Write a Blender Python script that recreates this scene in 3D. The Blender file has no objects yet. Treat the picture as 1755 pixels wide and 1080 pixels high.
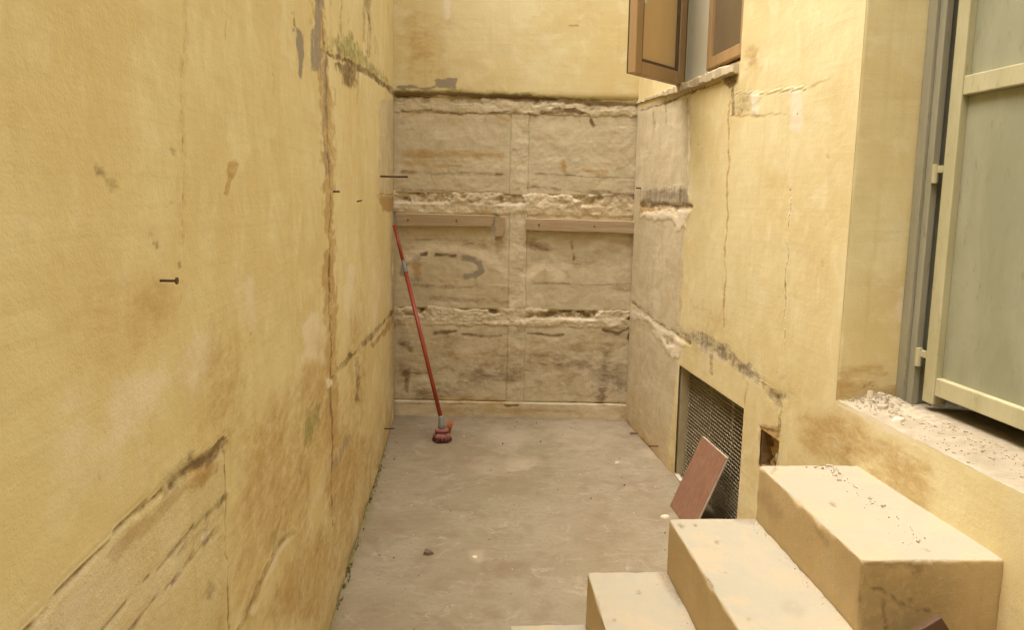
import bpy, bmesh, math, random
import numpy as np
from mathutils import Vector, Matrix
random.seed(7); rng = np.random.RandomState(11)
S = bpy.context.scene
col = S.collection

# ------------------------------------------------------------------ camera, sky, sun, exposure
EYE = np.array([0.0, 0.0, 1.485]); FPX = 1400.0; CX, CY = 877.5, 540.0      # photograph is 1755 x 1080 px
PITCH, ROLL = math.radians(8.25), 0.018
_f = np.array([0, math.cos(PITCH), -math.sin(PITCH)])
_r0 = np.array([1.0, 0, 0]); _u0 = np.array([0, math.sin(PITCH), math.cos(PITCH)])
_r = _r0*math.cos(ROLL) + _u0*math.sin(ROLL); _u = _u0*math.cos(ROLL) - _r0*math.sin(ROLL)
cam = bpy.data.objects.new('camera', bpy.data.cameras.new('camera')); col.objects.link(cam)
cam.matrix_world = Matrix(((_r[0], _u[0], -_f[0], EYE[0]), (_r[1], _u[1], -_f[1], EYE[1]), (_r[2], _u[2], -_f[2], EYE[2]), (0, 0, 0, 1)))
cam.data.sensor_fit = 'HORIZONTAL'; cam.data.sensor_width = 36; cam.data.lens = 36*FPX/1755
cam.data.clip_start = 0.05; cam.data.clip_end = 500
S.camera = cam

SUN_EL, SUN_AZ = math.radians(73), math.radians(-95)      # azimuth from +Y towards +X
W = bpy.data.worlds.new('World'); S.world = W; W.use_nodes = True
wn = W.node_tree.nodes; wn.clear()
sky = wn.new('ShaderNodeTexSky'); sky.sky_type = 'NISHITA'; sky.sun_disc = False
sky.sun_elevation = SUN_EL; sky.sun_rotation = SUN_AZ; sky.air_density = 0.6; sky.dust_density = 6.0; sky.ozone_density = 0.6
bg = wn.new('ShaderNodeBackground'); bg.inputs['Strength'].default_value = 0.13
wo = wn.new('ShaderNodeOutputWorld')
W.node_tree.links.new(sky.outputs[0], bg.inputs[0]); W.node_tree.links.new(bg.outputs[0], wo.inputs[0])
sl = bpy.data.lights.new('sun', 'SUN'); sl.energy = 1.5; sl.angle = math.radians(75); sl.color = (1.0, 0.965, 0.89)
so = bpy.data.objects.new('sun', sl); col.objects.link(so)
_d = Vector((math.sin(SUN_AZ)*math.cos(SUN_EL), math.cos(SUN_AZ)*math.cos(SUN_EL), math.sin(SUN_EL)))
so.rotation_euler = _d.to_track_quat('Z', 'Y').to_euler(); so.location = _d*20
vs_ = S.view_settings
S.display_settings.display_device = 'sRGB'; vs_.view_transform = 'Standard'; vs_.look = 'None'; vs_.gamma = 1; vs_.use_curve_mapping = False
vs_.exposure = 1.88
S.cycles.max_bounces = 10; S.cycles.diffuse_bounces = 6

# ------------------------------------------------------------------ measuring helpers
def ray(px, py):
    d = _f + _r*(px-CX)/FPX - _u*(py-CY)/FPX
    return d
def hit(px, py, P, N):
    d = ray(px, py); t = np.dot(np.asarray(P)-EYE, N)/np.dot(d, N)
    return EYE + d*t
UP = np.array([0, 0, 1.0])
def ground(px, py, z=0.0): return hit(px, py, (0, 0, z), UP)

# ------------------------------------------------------------------ noise on arrays
def _hash(i, j, s):
    n = (i.astype(np.int64)*374761393 + j.astype(np.int64)*668265263 + s*974634777) & 0xffffffff
    n = ((n ^ (n >> 13))*1274126177) & 0xffffffff
    n = n ^ (n >> 16)
    return (n & 0xffffff)/float(0xffffff)
def vnoise(x, y, s=0):
    i = np.floor(x); j = np.floor(y); fx = x-i; fy = y-j
    fx = fx*fx*fx*(fx*(fx*6-15)+10); fy = fy*fy*fy*(fy*(fy*6-15)+10)
    a = _hash(i, j, s); b = _hash(i+1, j, s); c = _hash(i, j+1, s); d = _hash(i+1, j+1, s)
    return (a+(b-a)*fx) + ((c+(d-c)*fx)-(a+(b-a)*fx))*fy
def fbm(x, y, s=0, o=4):
    t = np.zeros_like(x); a = 0.5; n = 0
    for k in range(o):
        t = t + a*vnoise(x, y, s+k*17); n += a; a *= 0.5; x = x*2.03+3.1; y = y*2.03+7.7
    return t/n*2-1          # -1..1
def sstep(a, b, x):
    t = np.clip((x-a)/(b-a), 0, 1); return t*t*(3-2*t)

# ------------------------------------------------------------------ tagging, linking
def tag(o, label=None, cat=None, group=None, kind=None):
    if label: o['label'] = label
    if cat: o['category'] = cat
    if group: o['group'] = group
    if kind: o['kind'] = kind
    return o
def empty(name, loc, label, cat, group=None):
    o = bpy.data.objects.new(name, None); o.location = loc; o.empty_display_size = 0.05; col.objects.link(o)
    return tag(o, label, cat, group, 'thing')
def link(name, me, mat=None, parent=None):
    o = bpy.data.objects.new(name, me); col.objects.link(o)
    if mat and not me.materials: me.materials.append(mat)
    if parent is not None:
        o.parent = parent; o.matrix_parent_inverse = parent.matrix_world.inverted() if parent.type != 'EMPTY' else Matrix.Translation(-parent.location)
    return o
def shade(me, smooth=True):
    me.polygons.foreach_set('use_smooth', [smooth]*len(me.polygons)); me.update()

# ------------------------------------------------------------------ node helper
class NT:
    def __init__(s, name):
        s.m = bpy.data.materials.new(name); s.m.use_nodes = True; s.t = s.m.node_tree; s.n = s.t.nodes; s.n.clear()
        s.out = s.n.new('ShaderNodeOutputMaterial'); s.b = s.n.new('ShaderNodeBsdfPrincipled')
        s.t.links.new(s.b.outputs[0], s.out.inputs[0])
        s.b.inputs['Specular IOR Level'].default_value = 0.25
    def L(s, a, b): s.t.links.new(a, b)
    def val(s, sock, v):
        if isinstance(v, bpy.types.NodeSocket): s.L(v, sock)
        else:
            if isinstance(v, tuple) and len(v) == 3 and sock.type == 'RGBA': v = v+(1,)
            sock.default_value = v
    def math(s, op, a, b=0.0, c=None, clamp=False):
        n = s.n.new('ShaderNodeMath'); n.operation = op; n.use_clamp = clamp
        s.val(n.inputs[0], a); s.val(n.inputs[1], b)
        if c is not None: s.val(n.inputs[2], c)
        return n.outputs[0]
    def mix(s, f, a, b, mode='MIX'):
        n = s.n.new('ShaderNodeMix'); n.data_type = 'RGBA'; n.blend_type = mode
        s.val(n.inputs[0], f); s.val(n.inputs[6], a); s.val(n.inputs[7], b); return n.outputs[2]
    def attr(s, name, vec=False):
        n = s.n.new('ShaderNodeAttribute'); n.attribute_name = name; return n.outputs['Vector' if vec else 'Fac']
    def coord(s): return s.n.new('ShaderNodeTexCoord').outputs['Object']
    def scale(s, v, sc, off=(0, 0, 0)):
        n = s.n.new('ShaderNodeMapping'); s.L(v, n.inputs[0]); n.inputs['Scale'].default_value = sc; n.inputs['Location'].default_value = off; return n.outputs[0]
    def noise(s, v, sc, det=4, rough=0.55, dist=0.0):
        n = s.n.new('ShaderNodeTexNoise'); s.L(v, n.inputs['Vector']); n.inputs['Scale'].default_value = sc
        n.inputs['Detail'].default_value = det; n.inputs['Roughness'].default_value = rough; n.inputs['Distortion'].default_value = dist
        return n.outputs['Fac']
    def vor(s, v, sc, feat='F1'):
        n = s.n.new('ShaderNodeTexVoronoi'); n.feature = feat; s.L(v, n.inputs['Vector']); n.inputs['Scale'].default_value = sc; return n.outputs['Distance']
    def ramp(s, f, a, b):                      # smooth remap a..b -> 0..1
        n = s.n.new('ShaderNodeMapRange'); n.interpolation_type = 'SMOOTHSTEP'; s.val(n.inputs[0], f); n.inputs[1].default_value = a; n.inputs[2].default_value = b
        return n.outputs[0]
    def bump(s, h, st, dist=0.01, prev=None):
        n = s.n.new('ShaderNodeBump'); n.inputs['Strength'].default_value = st; n.inputs['Distance'].default_value = dist
        s.L(h, n.inputs['Height'])
        if prev is not None: s.L(prev, n.inputs['Normal'])
        return n.outputs[0]
    def done(s, colr, rough=0.9, normal=None):
        s.val(s.b.inputs['Base Color'], colr); s.val(s.b.inputs['Roughness'], rough)
        if normal is not None: s.L(normal, s.b.inputs['Normal'])
        return s.m

PAINT = (0.685, 0.602, 0.34); PAINT2 = (0.632, 0.522, 0.262); PAINT3 = (0.73, 0.66, 0.415)
RAW = (0.59, 0.52, 0.36); RAW2 = (0.49, 0.42, 0.27); RAW3 = (0.67, 0.60, 0.43)
DIRT = (0.175, 0.112, 0.053); GREY = (0.305, 0.262, 0.19); PALE = (0.74, 0.655, 0.48); MOSS = (0.235, 0.23, 0.07); OCHRE = (0.43, 0.275, 0.10)

def plaster_material(name):
    g = NT(name); p = g.attr('wuv', True)
    big = g.noise(p, 1.6, 5, 0.6, 0.4); mid = g.noise(p, 6.5, 6, 0.65, 0.6); fine = g.noise(p, 55, 5, 0.7)
    grain = g.noise(p, 260, 3, 0.6)
    drip = g.noise(g.scale(p, (22, 0.9, 1)), 1.0, 5, 0.6, 0.3)
    roll = g.noise(g.scale(p, (2.0, 46, 1), (3, 1, 0)), 1.0, 4, 0.6, 0.5)
    c = g.mix(g.ramp(big, 0.36, 0.66), PAINT, PAINT2)
    c = g.mix(g.math('MULTIPLY', g.ramp(mid, 0.46, 0.70), 0.7), c, PAINT3)
    c = g.mix(g.math('MULTIPLY', g.ramp(drip, 0.54, 0.80), 0.38), c, (0.52, 0.41, 0.21))
    c = g.mix(g.math('MULTIPLY', g.ramp(roll, 0.48, 0.75), 0.26), c, (0.58, 0.46, 0.25))
    # unpainted render
    rh = g.noise(g.scale(p, (2.2, 13, 1), (9, 2, 0)), 1.0, 6, 0.68, 1.0)
    r = g.mix(g.ramp(mid, 0.33, 0.68), RAW2, RAW)
    r = g.mix(g.math('MULTIPLY', g.ramp(rh, 0.46, 0.72), 0.65), r, RAW3)
    r = g.mix(g.math('MULTIPLY', g.ramp(g.noise(p, 3.1, 6, 0.7, 1.2), 0.50, 0.72), 0.5), r, (0.53, 0.395, 0.22))
    r = g.mix(g.math('MULTIPLY', g.ramp(g.noise(p, 14, 6, 0.75, 0.8), 0.56, 0.76), 0.55), r, (0.31, 0.245, 0.16))
    c = g.mix(g.math('MULTIPLY', g.attr('raw'), 1.0, clamp=True), c, r)
    ps = g.scale(p, (0.42, 1, 1)); mid_s = g.noise(ps, 8, 6, 0.7, 0.8); fine_s = g.noise(ps, 42, 6, 0.75, 0.5)
    def over(c, ch, colr, lo=0.35, hi=0.75, nz=mid_s, nz2=fine_s, k=1.0):
        a = g.attr(ch)
        q = g.math('ADD', g.math('MULTIPLY', nz, 1.7), g.math('MULTIPLY', nz2, 1.5))
        q = g.math('ADD', g.math('MULTIPLY', a, 1.3), g.math('SUBTRACT', q, 1.72))
        f = g.math('MULTIPLY', g.ramp(q, lo, hi), g.math('MINIMUM', g.math('MULTIPLY', a, 2.0), k))
        return g.mix(f, c, colr)
    c = over(c, 'ochre', OCHRE, -0.15, 0.85, k=0.85)
    c = over(c, 'grey', GREY, 0.15, 0.85, nz=drip)
    c = over(c, 'pale', PALE, 0.0, 0.8)
    c = over(c, 'moss', MOSS, 0.05, 0.95, k=0.9)
    c = over(c, 'dirt', DIRT, 0.05, 0.95, k=0.95)
    # small pits and flecks everywhere
    c = g.mix(g.math('MULTIPLY', g.ramp(g.noise(p, 34, 4, 0.8, 0.5), 0.65, 0.78), 0.5), c, (0.28, 0.18, 0.08))
    c = g.mix(g.math('MULTIPLY', g.math('SUBTRACT', grain, 0.5), 0.35), c, (0.9, 0.8, 0.6), 'OVERLAY')
    h = g.math('ADD', g.math('MULTIPLY', roll, 0.2), g.math('ADD', g.math('MULTIPLY', fine, 0.45), g.math('MULTIPLY', grain, 0.15)))
    h = g.math('ADD', h, g.math('MULTIPLY', g.math('MULTIPLY', g.attr('rough'), g.noise(p, 90, 6, 0.75)), 2.5))
    return g.done(c, 0.88, g.bump(h, 0.55, 0.004))
PLASTER = plaster_material('yellow_plaster')

def simple_material(name, c1, c2, sc=20, rough=0.6, metal=0.0, bump=0.15, c3=None, stretch=(1, 1, 1), spec=0.3):
    g = NT(name); p = g.scale(g.coord(), stretch)
    n = g.noise(p, sc, 5, 0.65, 0.4); n2 = g.noise(p, sc*6, 4, 0.7)
    c = g.mix(g.ramp(n, 0.35, 0.68), c1, c2)
    if c3: c = g.mix(g.math('MULTIPLY', g.ramp(n2, 0.56, 0.72), 0.6), c, c3)
    g.b.inputs['Metallic'].default_value = metal; g.b.inputs['Specular IOR Level'].default_value = spec
    return g.done(c, rough, g.bump(n2, bump, 0.003))

# ------------------------------------------------------------------ wall planes and marks
CH = ('raw', 'dirt', 'grey', 'pale', 'moss', 'ochre', 'rough')
class Plane:
    """a wall plane with its own metre coordinates (u along the wall, v up) and a list of marks (stains, cracks, breaks)"""
    def __init__(s, O, U, seed):
        s.O = np.asarray(O, float); s.U = np.asarray(U, float); s.U /= np.linalg.norm(s.U); s.V = UP.copy()
        s.N = np.cross(s.U, s.V)
        if np.dot(s.N, EYE-s.O) < 0: s.N = -s.N
        s.seed = seed; s.relief = 0.45; s.gain = 1.0; s.wid = 1.0; s.soft = 0.0; s.marks = []; s.fn = None
    def uv(s, px, py):
        p = hit(px, py, s.O, s.N)-s.O; return np.array([np.dot(p, s.U), np.dot(p, s.V)])
    def at(s, u, v, n=0.0): return s.O + s.U*u + s.V*v + s.N*n
    def line(s, ch, pts, w, amt, h=0.0, soft=0.45, rag=0.5, w2=None):
        s.marks.append(('line', ch, np.array(pts, float), w, amt, h, soft, rag, w2))
    def poly(s, ch, pts, amt, h=0.0, soft=0.02, rag=0.5):
        s.marks.append(('poly', ch, np.array(pts, float), soft, amt, h, soft, rag, None))
    def fields(s, u, v):
        F = {c: np.zeros_like(u) for c in CH}; sd = s.seed
        na = fbm(u*4, v*9, sd+1, 4); nb = fbm(u*15, v*38, sd+2, 4)
        Pw = s.O + np.outer(u, s.U) + np.outer(v, s.V) - EYE; zc = Pw@_f; ok = zc > 0.3; zc = np.where(ok, zc, 1.0)
        gx = np.where(ok, CX+FPX*(Pw@_r)/zc, -1e6); gy = np.where(ok, CY-FPX*(Pw@_u)/zc, -1e6)   # measured on the photograph
        jx, jy = 0.010*fbm(u*6, v*14, sd+3, 4)*FPX/zc, 0.010*fbm(u*6, v*14, sd+4, 4)*FPX/zc
        H = 0.004*fbm(u*1.3, v*1.3, sd+5, 3) + 0.0012*fbm(u*11, v*11, sd+6, 3)
        for kind, ch, P, w, amt, h, soft, rag, w2 in s.marks:
            mp = P.mean(0); k_ = FPX/max(0.5, np.dot(hit(mp[0], mp[1], s.O, s.N)-EYE, _f))      # pixels per metre there
            w = w*k_*s.wid; w2 = w2*k_*s.wid if w2 is not None else None
            if kind == 'poly': soft = soft*k_*(1+s.soft*1.2)
            elif h > -0.003: soft = max(soft, s.soft)
            mgn = 30 + (max(w, w2 or 0)*2.5 if kind == 'line' else soft*3)
            sel = (gx > P[:, 0].min()-mgn) & (gx < P[:, 0].max()+mgn) & (gy > P[:, 1].min()-mgn) & (gy < P[:, 1].max()+mgn)
            if not sel.any(): continue
            x, y = gx[sel]+jx[sel], gy[sel]+jy[sel]; best = np.full(x.shape, 1e9); wid = np.full(x.shape, w)
            n = len(P); segs = n-1 if kind == 'line' else n
            for k in range(segs):
                a, b = P[k], P[(k+1) % n]; ab = b-a; t = np.clip(((x-a[0])*ab[0]+(y-a[1])*ab[1])/(ab@ab+1e-12), 0, 1)
                d = np.hypot(x-a[0]-t*ab[0], y-a[1]-t*ab[1]); c = d < best
                best = np.where(c, d, best)
                if w2 is not None: wid = np.where(c, w+(w2-w)*(k+t)/segs, wid)
            if kind == 'line':
                q = best/(wid*(1+rag*(0.9*na[sel]+0.7*nb[sel]))).clip(1e-4)
                m = 1-sstep(1-soft, 1+soft*0.4, q)
            else:
                ins = np.zeros(x.shape, bool)
                for k in range(n):
                    a, b = P[k], P[(k+1) % n]
                    with np.errstate(divide='ignore', invalid='ignore'):
                        ins ^= ((a[1] > y) != (b[1] > y)) & (x < (b[0]-a[0])*(y-a[1])/(b[1]-a[1]+1e-12)+a[0])
                sd_ = np.where(ins, -best, best) + rag*soft*(na[sel]+nb[sel])
                m = 1-sstep(-soft, soft, sd_)
            if ch == 'dirt': amt = amt*s.gain
            if ch: F[ch][sel] = np.maximum(F[ch][sel], m*amt) if amt > 0 else F[ch][sel]*(1+m*amt)
            if h:
                H[sel] += m*h*s.relief*(0.75+0.5*nb[sel])
                if abs(h) >= 0.006: F['rough'][sel] = np.maximum(F['rough'][sel], m)
        if s.fn: s.fn(u, v, F, H, na, nb)
        return F, H

def grid_mesh(name, plane, us, vs, n0=0.0, thick=0.1, holes=(), edge_rag=0.0, edge_drop=0.003, add=(), mat=None, parent=None, jag=0.0, extra=None, lim=None):
    """a slab of wall: front face a displaced grid on the plane, sides and back closed"""
    us = np.unique(np.round(us, 5)); vs = np.unique(np.round(vs, 5)); nu, nv = len(us), len(vs)
    uu, vv = np.meshgrid(us, vs, indexing='ij')
    F, H = plane.fields(uu.ravel(), vv.ravel()); 
    for c_, a_ in add: F[c_] = np.maximum(F[c_], a_*np.ones_like(H)*(0.6+0.6*fbm(uu.ravel()*6, vv.ravel()*6, 88, 4)))
    u2, v2 = uu.copy(), vv.copy()
    if edge_rag:
        jit = edge_rag*fbm(uu*23, vv*23, plane.seed+31, 4); jit2 = edge_rag*fbm(uu*23, vv*23, plane.seed+41, 4)
        bu = np.minimum(uu-us[0], us[-1]-uu); bv = np.minimum(vv-vs[0], vs[-1]-vv)
        u2 += jit*np.exp(-bu/(edge_rag*2.5)); v2 += jit2*np.exp(-bv/(edge_rag*2.5))
    Hf = H.reshape(nu, nv)
    if edge_rag:
        bd = np.minimum(bu, bv); Hf = Hf - edge_drop*np.exp(-bd/(edge_rag*0.9))
    if jag: Hf = Hf + jag*(fbm(uu*17, vv*17, plane.seed+51, 5)*0.9+0.5*np.abs(fbm(uu*45, vv*45, plane.seed+61, 3)))
    if extra is not None: Hf = extra(uu, vv, Hf)
    h = Hf.ravel()+n0
    co = plane.O + np.outer(u2.ravel(), plane.U) + np.outer(v2.ravel(), plane.V) + np.outer(h, plane.N)
    idx = np.arange(nu*nv).reshape(nu, nv)
    q = np.stack([idx[:-1, :-1], idx[1:, :-1], idx[1:, 1:], idx[:-1, 1:]], -1).reshape(-1, 4)
    if holes:
        cu = (us[:-1]+us[1:])/2; cv = (vs[:-1]+vs[1:])/2; gu, gv = np.meshgrid(cu, cv, indexing='ij'); keep = np.ones(gu.shape, bool)
        for (a, b, c, d) in holes: keep &= ~((gu > a) & (gu < b) & (gv > c) & (gv < d))
        q = q[keep.ravel()]
    # closed rim and back
    ring = np.concatenate([idx[:, 0], idx[-1, 1:], idx[-2::-1, -1], idx[0, -2:0:-1]])
    base = plane.O + np.outer(u2.ravel()[ring], plane.U) + np.outer(v2.ravel()[ring], plane.V) + plane.N*(n0-thick)
    rb = np.arange(len(ring))+nu*nv
    co = np.vstack([co, base]); rq = np.stack([ring, rb, np.roll(rb, -1), np.roll(ring, -1)], -1)
    flip = np.dot(np.cross(plane.U, plane.V), plane.N) < 0
    if flip: q = q[:, ::-1]; rq = rq[:, ::-1]
    q = np.vstack([q, rq])
    me = bpy.data.meshes.new(name)
    me.vertices.add(len(co)); me.vertices.foreach_set('co', co.ravel().astype(np.float32))
    li = q.ravel(); ls = np.arange(len(q))*4
    if not holes:
        li = np.concatenate([li, rb[::-1] if not flip else rb]); ls = np.append(ls, len(q)*4)      # back face
    me.loops.add(len(li)); me.loops.foreach_set('vertex_index', li.astype(np.int32))
    me.polygons.add(len(ls)); me.polygons.foreach_set('loop_start', ls.astype(np.int32))
    me.update(calc_edges=True); me.validate()
    for c in CH:
        a = me.attributes.new(c, 'FLOAT', 'POINT'); a.data.foreach_set('value', np.concatenate([F[c], F[c][ring]]).astype(np.float32))
    a = me.attributes.new('wuv', 'FLOAT_VECTOR', 'POINT'); off = plane.seed*3.7
    w = np.stack([uu.ravel()+off, vv.ravel()+off, h], -1); wr = w[ring].copy(); wr[:, 2] -= thick; wr[:, 0] += thick*0.7
    a.data.foreach_set('vector', np.vstack([w, wr]).ravel().astype(np.float32))
    shade(me, True)
    return link(name, me, mat or PLASTER, parent)

# back wall
B0 = ground(676, 714); D = B0[1]
BW = Plane((0, D, 0), (1, 0, 0), 3)
BL = ground(676, 714); BR = BW.at(*BW.uv(1072, 722))
# left wall
L1 = ground(572, 1060)
LW = Plane((BL[0], BL[1], 0), (L1-BL)*np.array([1, 1, 0]), 5)
# right wall: base line runs to the vanishing point of its ledges
dv = ray(740, 337); dv[2] = 0
RW = Plane((BR[0], BR[1], 0), -dv, 8)
print('D', D, 'BL', BL, 'BR', BR, 'LWdir', LW.U, 'RWdir', RW.U, LW.N, RW.N, BW.N)

HT = 4.1       # top of the walls
# ---- marks on the left wall
w = LW; w.relief = 0.13; w.gain = 0.66; w.wid = 0.52
w.line('dirt', [(313, -20), (312, 200), (313, 360), (317, 425), (309, 520)], 0.0030, 0.6, -0.004, rag=1.1)
w.line('ochre', [(313, 0), (312, 250), (314, 420)], 0.018, 0.25, rag=0.9)
w.line('dirt', [(391, -10), (391, 72)], 0.003, 0.6, rag=0.8)
w.line('dirt', [(547, -20), (558, 120), (566, 330), (567, 640), (571, 900)], 0.009, 0.72, -0.010, rag=1.0)
w.line('ochre', [(545, 0), (558, 180), (566, 420), (570, 880)], 0.05, 0.55, rag=0.8)
w.line('grey', [(549, -10), (544, 60), (543, 115)], 0.035, 0.7, rag=0.7)
w.line('grey', [(556, 100), (557, 300)], 0.018, 0.55, rag=0.8)
w.poly('grey', [(503, 42), (523, 57), (521, 95), (518, 132), (512, 125)], 1.0, -0.004, 0.008, 0.6)
w.line('dirt', [(498, 20), (503, 17), (503, 42), (523, 56)], 0.006, 0.8, -0.005)
w.line('dirt', [(473, 85), (471, 120), (469, 165)], 0.011, 0.45, rag=1.0)
for (x, y, r, a) in [(295, 258, .011, .6), (268, 425, .010, .75), (305, 460, .008, .8), (167, 290, .010, .65), (184, 314, .012, .65), (258, 405, .006, .5),
                     (275, 412, .006, .5), (222, 104, .004, .5), (295, 352, .006, .5), (313, 388, .006, .6), (345, 400, .005, .4), (355, 458, .005, .5),
                     (172, 815, .010, .5), (380, 760, .02, .6), (330, 728, .006, .5), (183, 102, .004, .5), (347, 38, .004, .4)]:
    w.line('dirt', [(x-1, y-2), (x+1, y+3)], r, a, -0.003, rag=1.0)
w.line('ochre', [(400, 280), (386, 330)], 0.014, 0.5, rag=1.0)
w.line('dirt', [(386, 315), (386, 338)], 0.003, 0.6)
w.poly('pale', [(215, 655), (282, 640), (275, 700), (240, 745), (175, 800), (160, 790)], 0.6, 0.0, 0.04)
w.poly('pale', [(330, 560), (355, 570), (345, 650), (325, 700), (318, 650)], 0.5, 0.0, 0.03)
w.poly('pale', [(515, 555), (545, 520), (560, 560), (550, 620), (518, 630)], 0.6, 0.0, 0.03)
w.poly('pale', [(585, 510), (598, 450), (612, 455), (600, 545), (588, 560)], 0.6, 0.0, 0.02)
w.poly('pale', [(400, 475), (435, 470), (440, 560), (415, 590), (400, 540)], 0.5, 0.0, 0.03)
w.line('dirt', [(332, 475), (350, 500), (358, 540), (354, 590)], 0.0035, 0.5, -0.003, rag=0.8)
w.line('dirt', [(430, 565), (425, 590), (412, 605)], 0.004, 0.55, rag=0.8)
w.poly('ochre', [(320, 600), (420, 520), (470, 700), (400, 800), (330, 740)], 0.36, 0.0, 0.07)
w.poly('ochre', [(158, 470), (300, 490), (290, 560), (158, 620)], 0.32, 0.0, 0.06)
w.poly('ochre', [(390, 770), (470, 740), (470, 1080), (390, 1080)], 0.40, 0.0, 0.05)
# broken lines low on the near part
w.line('dirt', [(384, 757), (345, 790), (300, 818), (262, 855), (158, 962), (20, 1100)], 0.016, 0.9, -0.018, rag=0.7, w2=0.006)
w.poly('dirt', [(320, 775), (345, 790), (310, 830), (280, 850), (285, 810)], 0.68, -0.010, 0.012, 0.9)
w.poly('dirt', [(345, 790), (382, 758), (383, 775), (352, 805)], 0.7, -0.012, 0.01, 0.9)
w.line('ochre', [(355, 800), (300, 850), (200, 950)], 0.03, 0.5, rag=1.0)
w.line('dirt', [(381, 765), (384, 850), (386, 960), (389, 1085)], 0.0035, 0.7, -0.004, rag=0.5)
w.poly(None, [(379, 775), (384, 1085), (60, 1200), (60, 1060), (262, 862)], 0, 0.008, 0.005, 0.1)
w.line('dirt', [(384, 850), (350, 880), (300, 935), (255, 985), (175, 1080)], 0.009, 0.75, -0.010, rag=0.8, w2=0.005)
w.poly('dirt', [(384, 852), (384, 885), (358, 915), (312, 945), (292, 950), (350, 885)], 0.55, -0.006, 0.01, 0.9)
w.poly('pale', [(343, 912), (366, 906), (352, 925), (343, 937)], 1.0, 0.010, 0.004, 0.4)
w.line('dirt', [(366, 912), (345, 937), (318, 962), (280, 1012), (225, 1085)], 0.010, 0.72, -0.012, rag=0.9)
w.line('pale', [(312, 968), (290, 1000)], 0.008, 0.7, 0.004, rag=1.0)
w.line('dirt', [(360, 1000), (352, 1020)], 0.012, 0.5, -0.004, rag=1.0)
# crack and damp area in the middle distance
w.line('dirt', [(503, 905), (490, 918), (475, 945), (455, 980), (425, 1045), (405, 1085)], 0.010, 0.6, -0.008, rag=1.1)
w.line('pale', [(500, 915), (462, 985), (430, 1050)], 0.012, 0.5, rag=1.2)
w.poly('ochre', [(565, 660), (560, 880), (500, 920), (430, 1080), (560, 1080), (600, 930), (655, 770), (600, 700)], 0.45, 0.0, 0.06)
w.poly('moss', [(520, 725), (535, 695), (553, 690), (552, 730), (538, 770), (522, 790)], 0.55, 0.0, 0.03, 0.8)
w.poly('moss', [(505, 800), (525, 790), (500, 900), (470, 940)], 0.5, 0.0, 0.05, 0.8)
w.line('pale', [(575, 770), (540, 870)], 0.02, 0.3, rag=1.0)
for (x0, y0, x1, y1) in [(518, 960, 505, 1080), (480, 1000, 470, 1080), (550, 900, 545, 960)]:
    w.line('dirt', [(x0, y0), (x1, y1)], 0.012, 0.45, rag=1.2)
# far part: ledges
w.line('dirt', [(672, 535), (650, 562), (628, 585), (600, 610), (566, 652)], 0.022, 0.8, -0.022, rag=0.8)
w.line('ochre', [(675, 545), (655, 575), (640, 590)], 0.03, 0.6, -0.01, rag=0.6)
w.poly('pale', [(560, 650), (570, 645), (571, 660), (562, 665)], 1.0, 0.008, 0.005, 0.4)
w.line('dirt', [(613, 615), (615, 645), (613, 685)], 0.025, 0.72, -0.008, rag=0.8)
w.line('dirt', [(610, 690), (612, 780), (611, 880)], 0.006, 0.5, -0.004, rag=0.8)
w.line('dirt', [(638, 640), (636, 740)], 0.006, 0.4, rag=0.8)
w.line('grey', [(600, 745), (575, 800)], 0.03, 0.45, rag=1.0)
w.line('dirt', [(553, 85), (575, 96), (603, 108), (640, 131), (684, 164)], 0.02, 0.95, -0.03, rag=0.6, w2=0.032)
w.poly('moss', [(552, 78), (566, 60), (600, 55), (612, 80), (645, 115), (668, 140), (640, 130), (600, 106)], 0.55, 0.0, 0.02, 0.9)
w.poly('dirt', [(574, 104), (610, 112), (617, 120), (611, 152), (594, 148), (582, 128)], 0.95, -0.014, 0.012, 0.9)
for (x, y0, y1, ww, a) in [(583, -10, 100, .018, .65), (632, -10, 95, .028, .7), (622, -10, 70, .012, .6), (566, -10, 80, .012, .45), (648, -10, 50, .010, .45), (645, 60, 90, .02, .5),
                           (665, -10, 40, .012, .4), (676, 20, 140, .010, .35), (597, -10, 60, .01, .4), (612, 150, 180, .008, .5), (575, 150, 300, .006, .45)]:
    w.line('dirt', [(x, y0), (x+1, y1)], ww, a, rag=1.1)
w.line('pale', [(617, 115), (617, 150)], 0.012, 0.5, rag=0.8)
w.poly('raw', [(652, 172), (690, 170), (690, 760), (672, 740), (668, 560), (668, 340), (650, 330)], 0.85, -0.003, 0.012, 0.5)
w.line('dirt', [(648, 333), (684, 332)], 0.016, 0.65, -0.015, rag=0.9)
w.poly('ochre', [(650, 337), (683, 337), (683, 362), (655, 362)], 0.8, -0.018, 0.015, 0.8)
w.line('dirt', [(651, 180), (650, 330)], 0.006, 0.45, rag=0.8)
w.line('dirt', [(646, 345), (646, 390)], 0.008, 0.45, rag=0.8)
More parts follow.
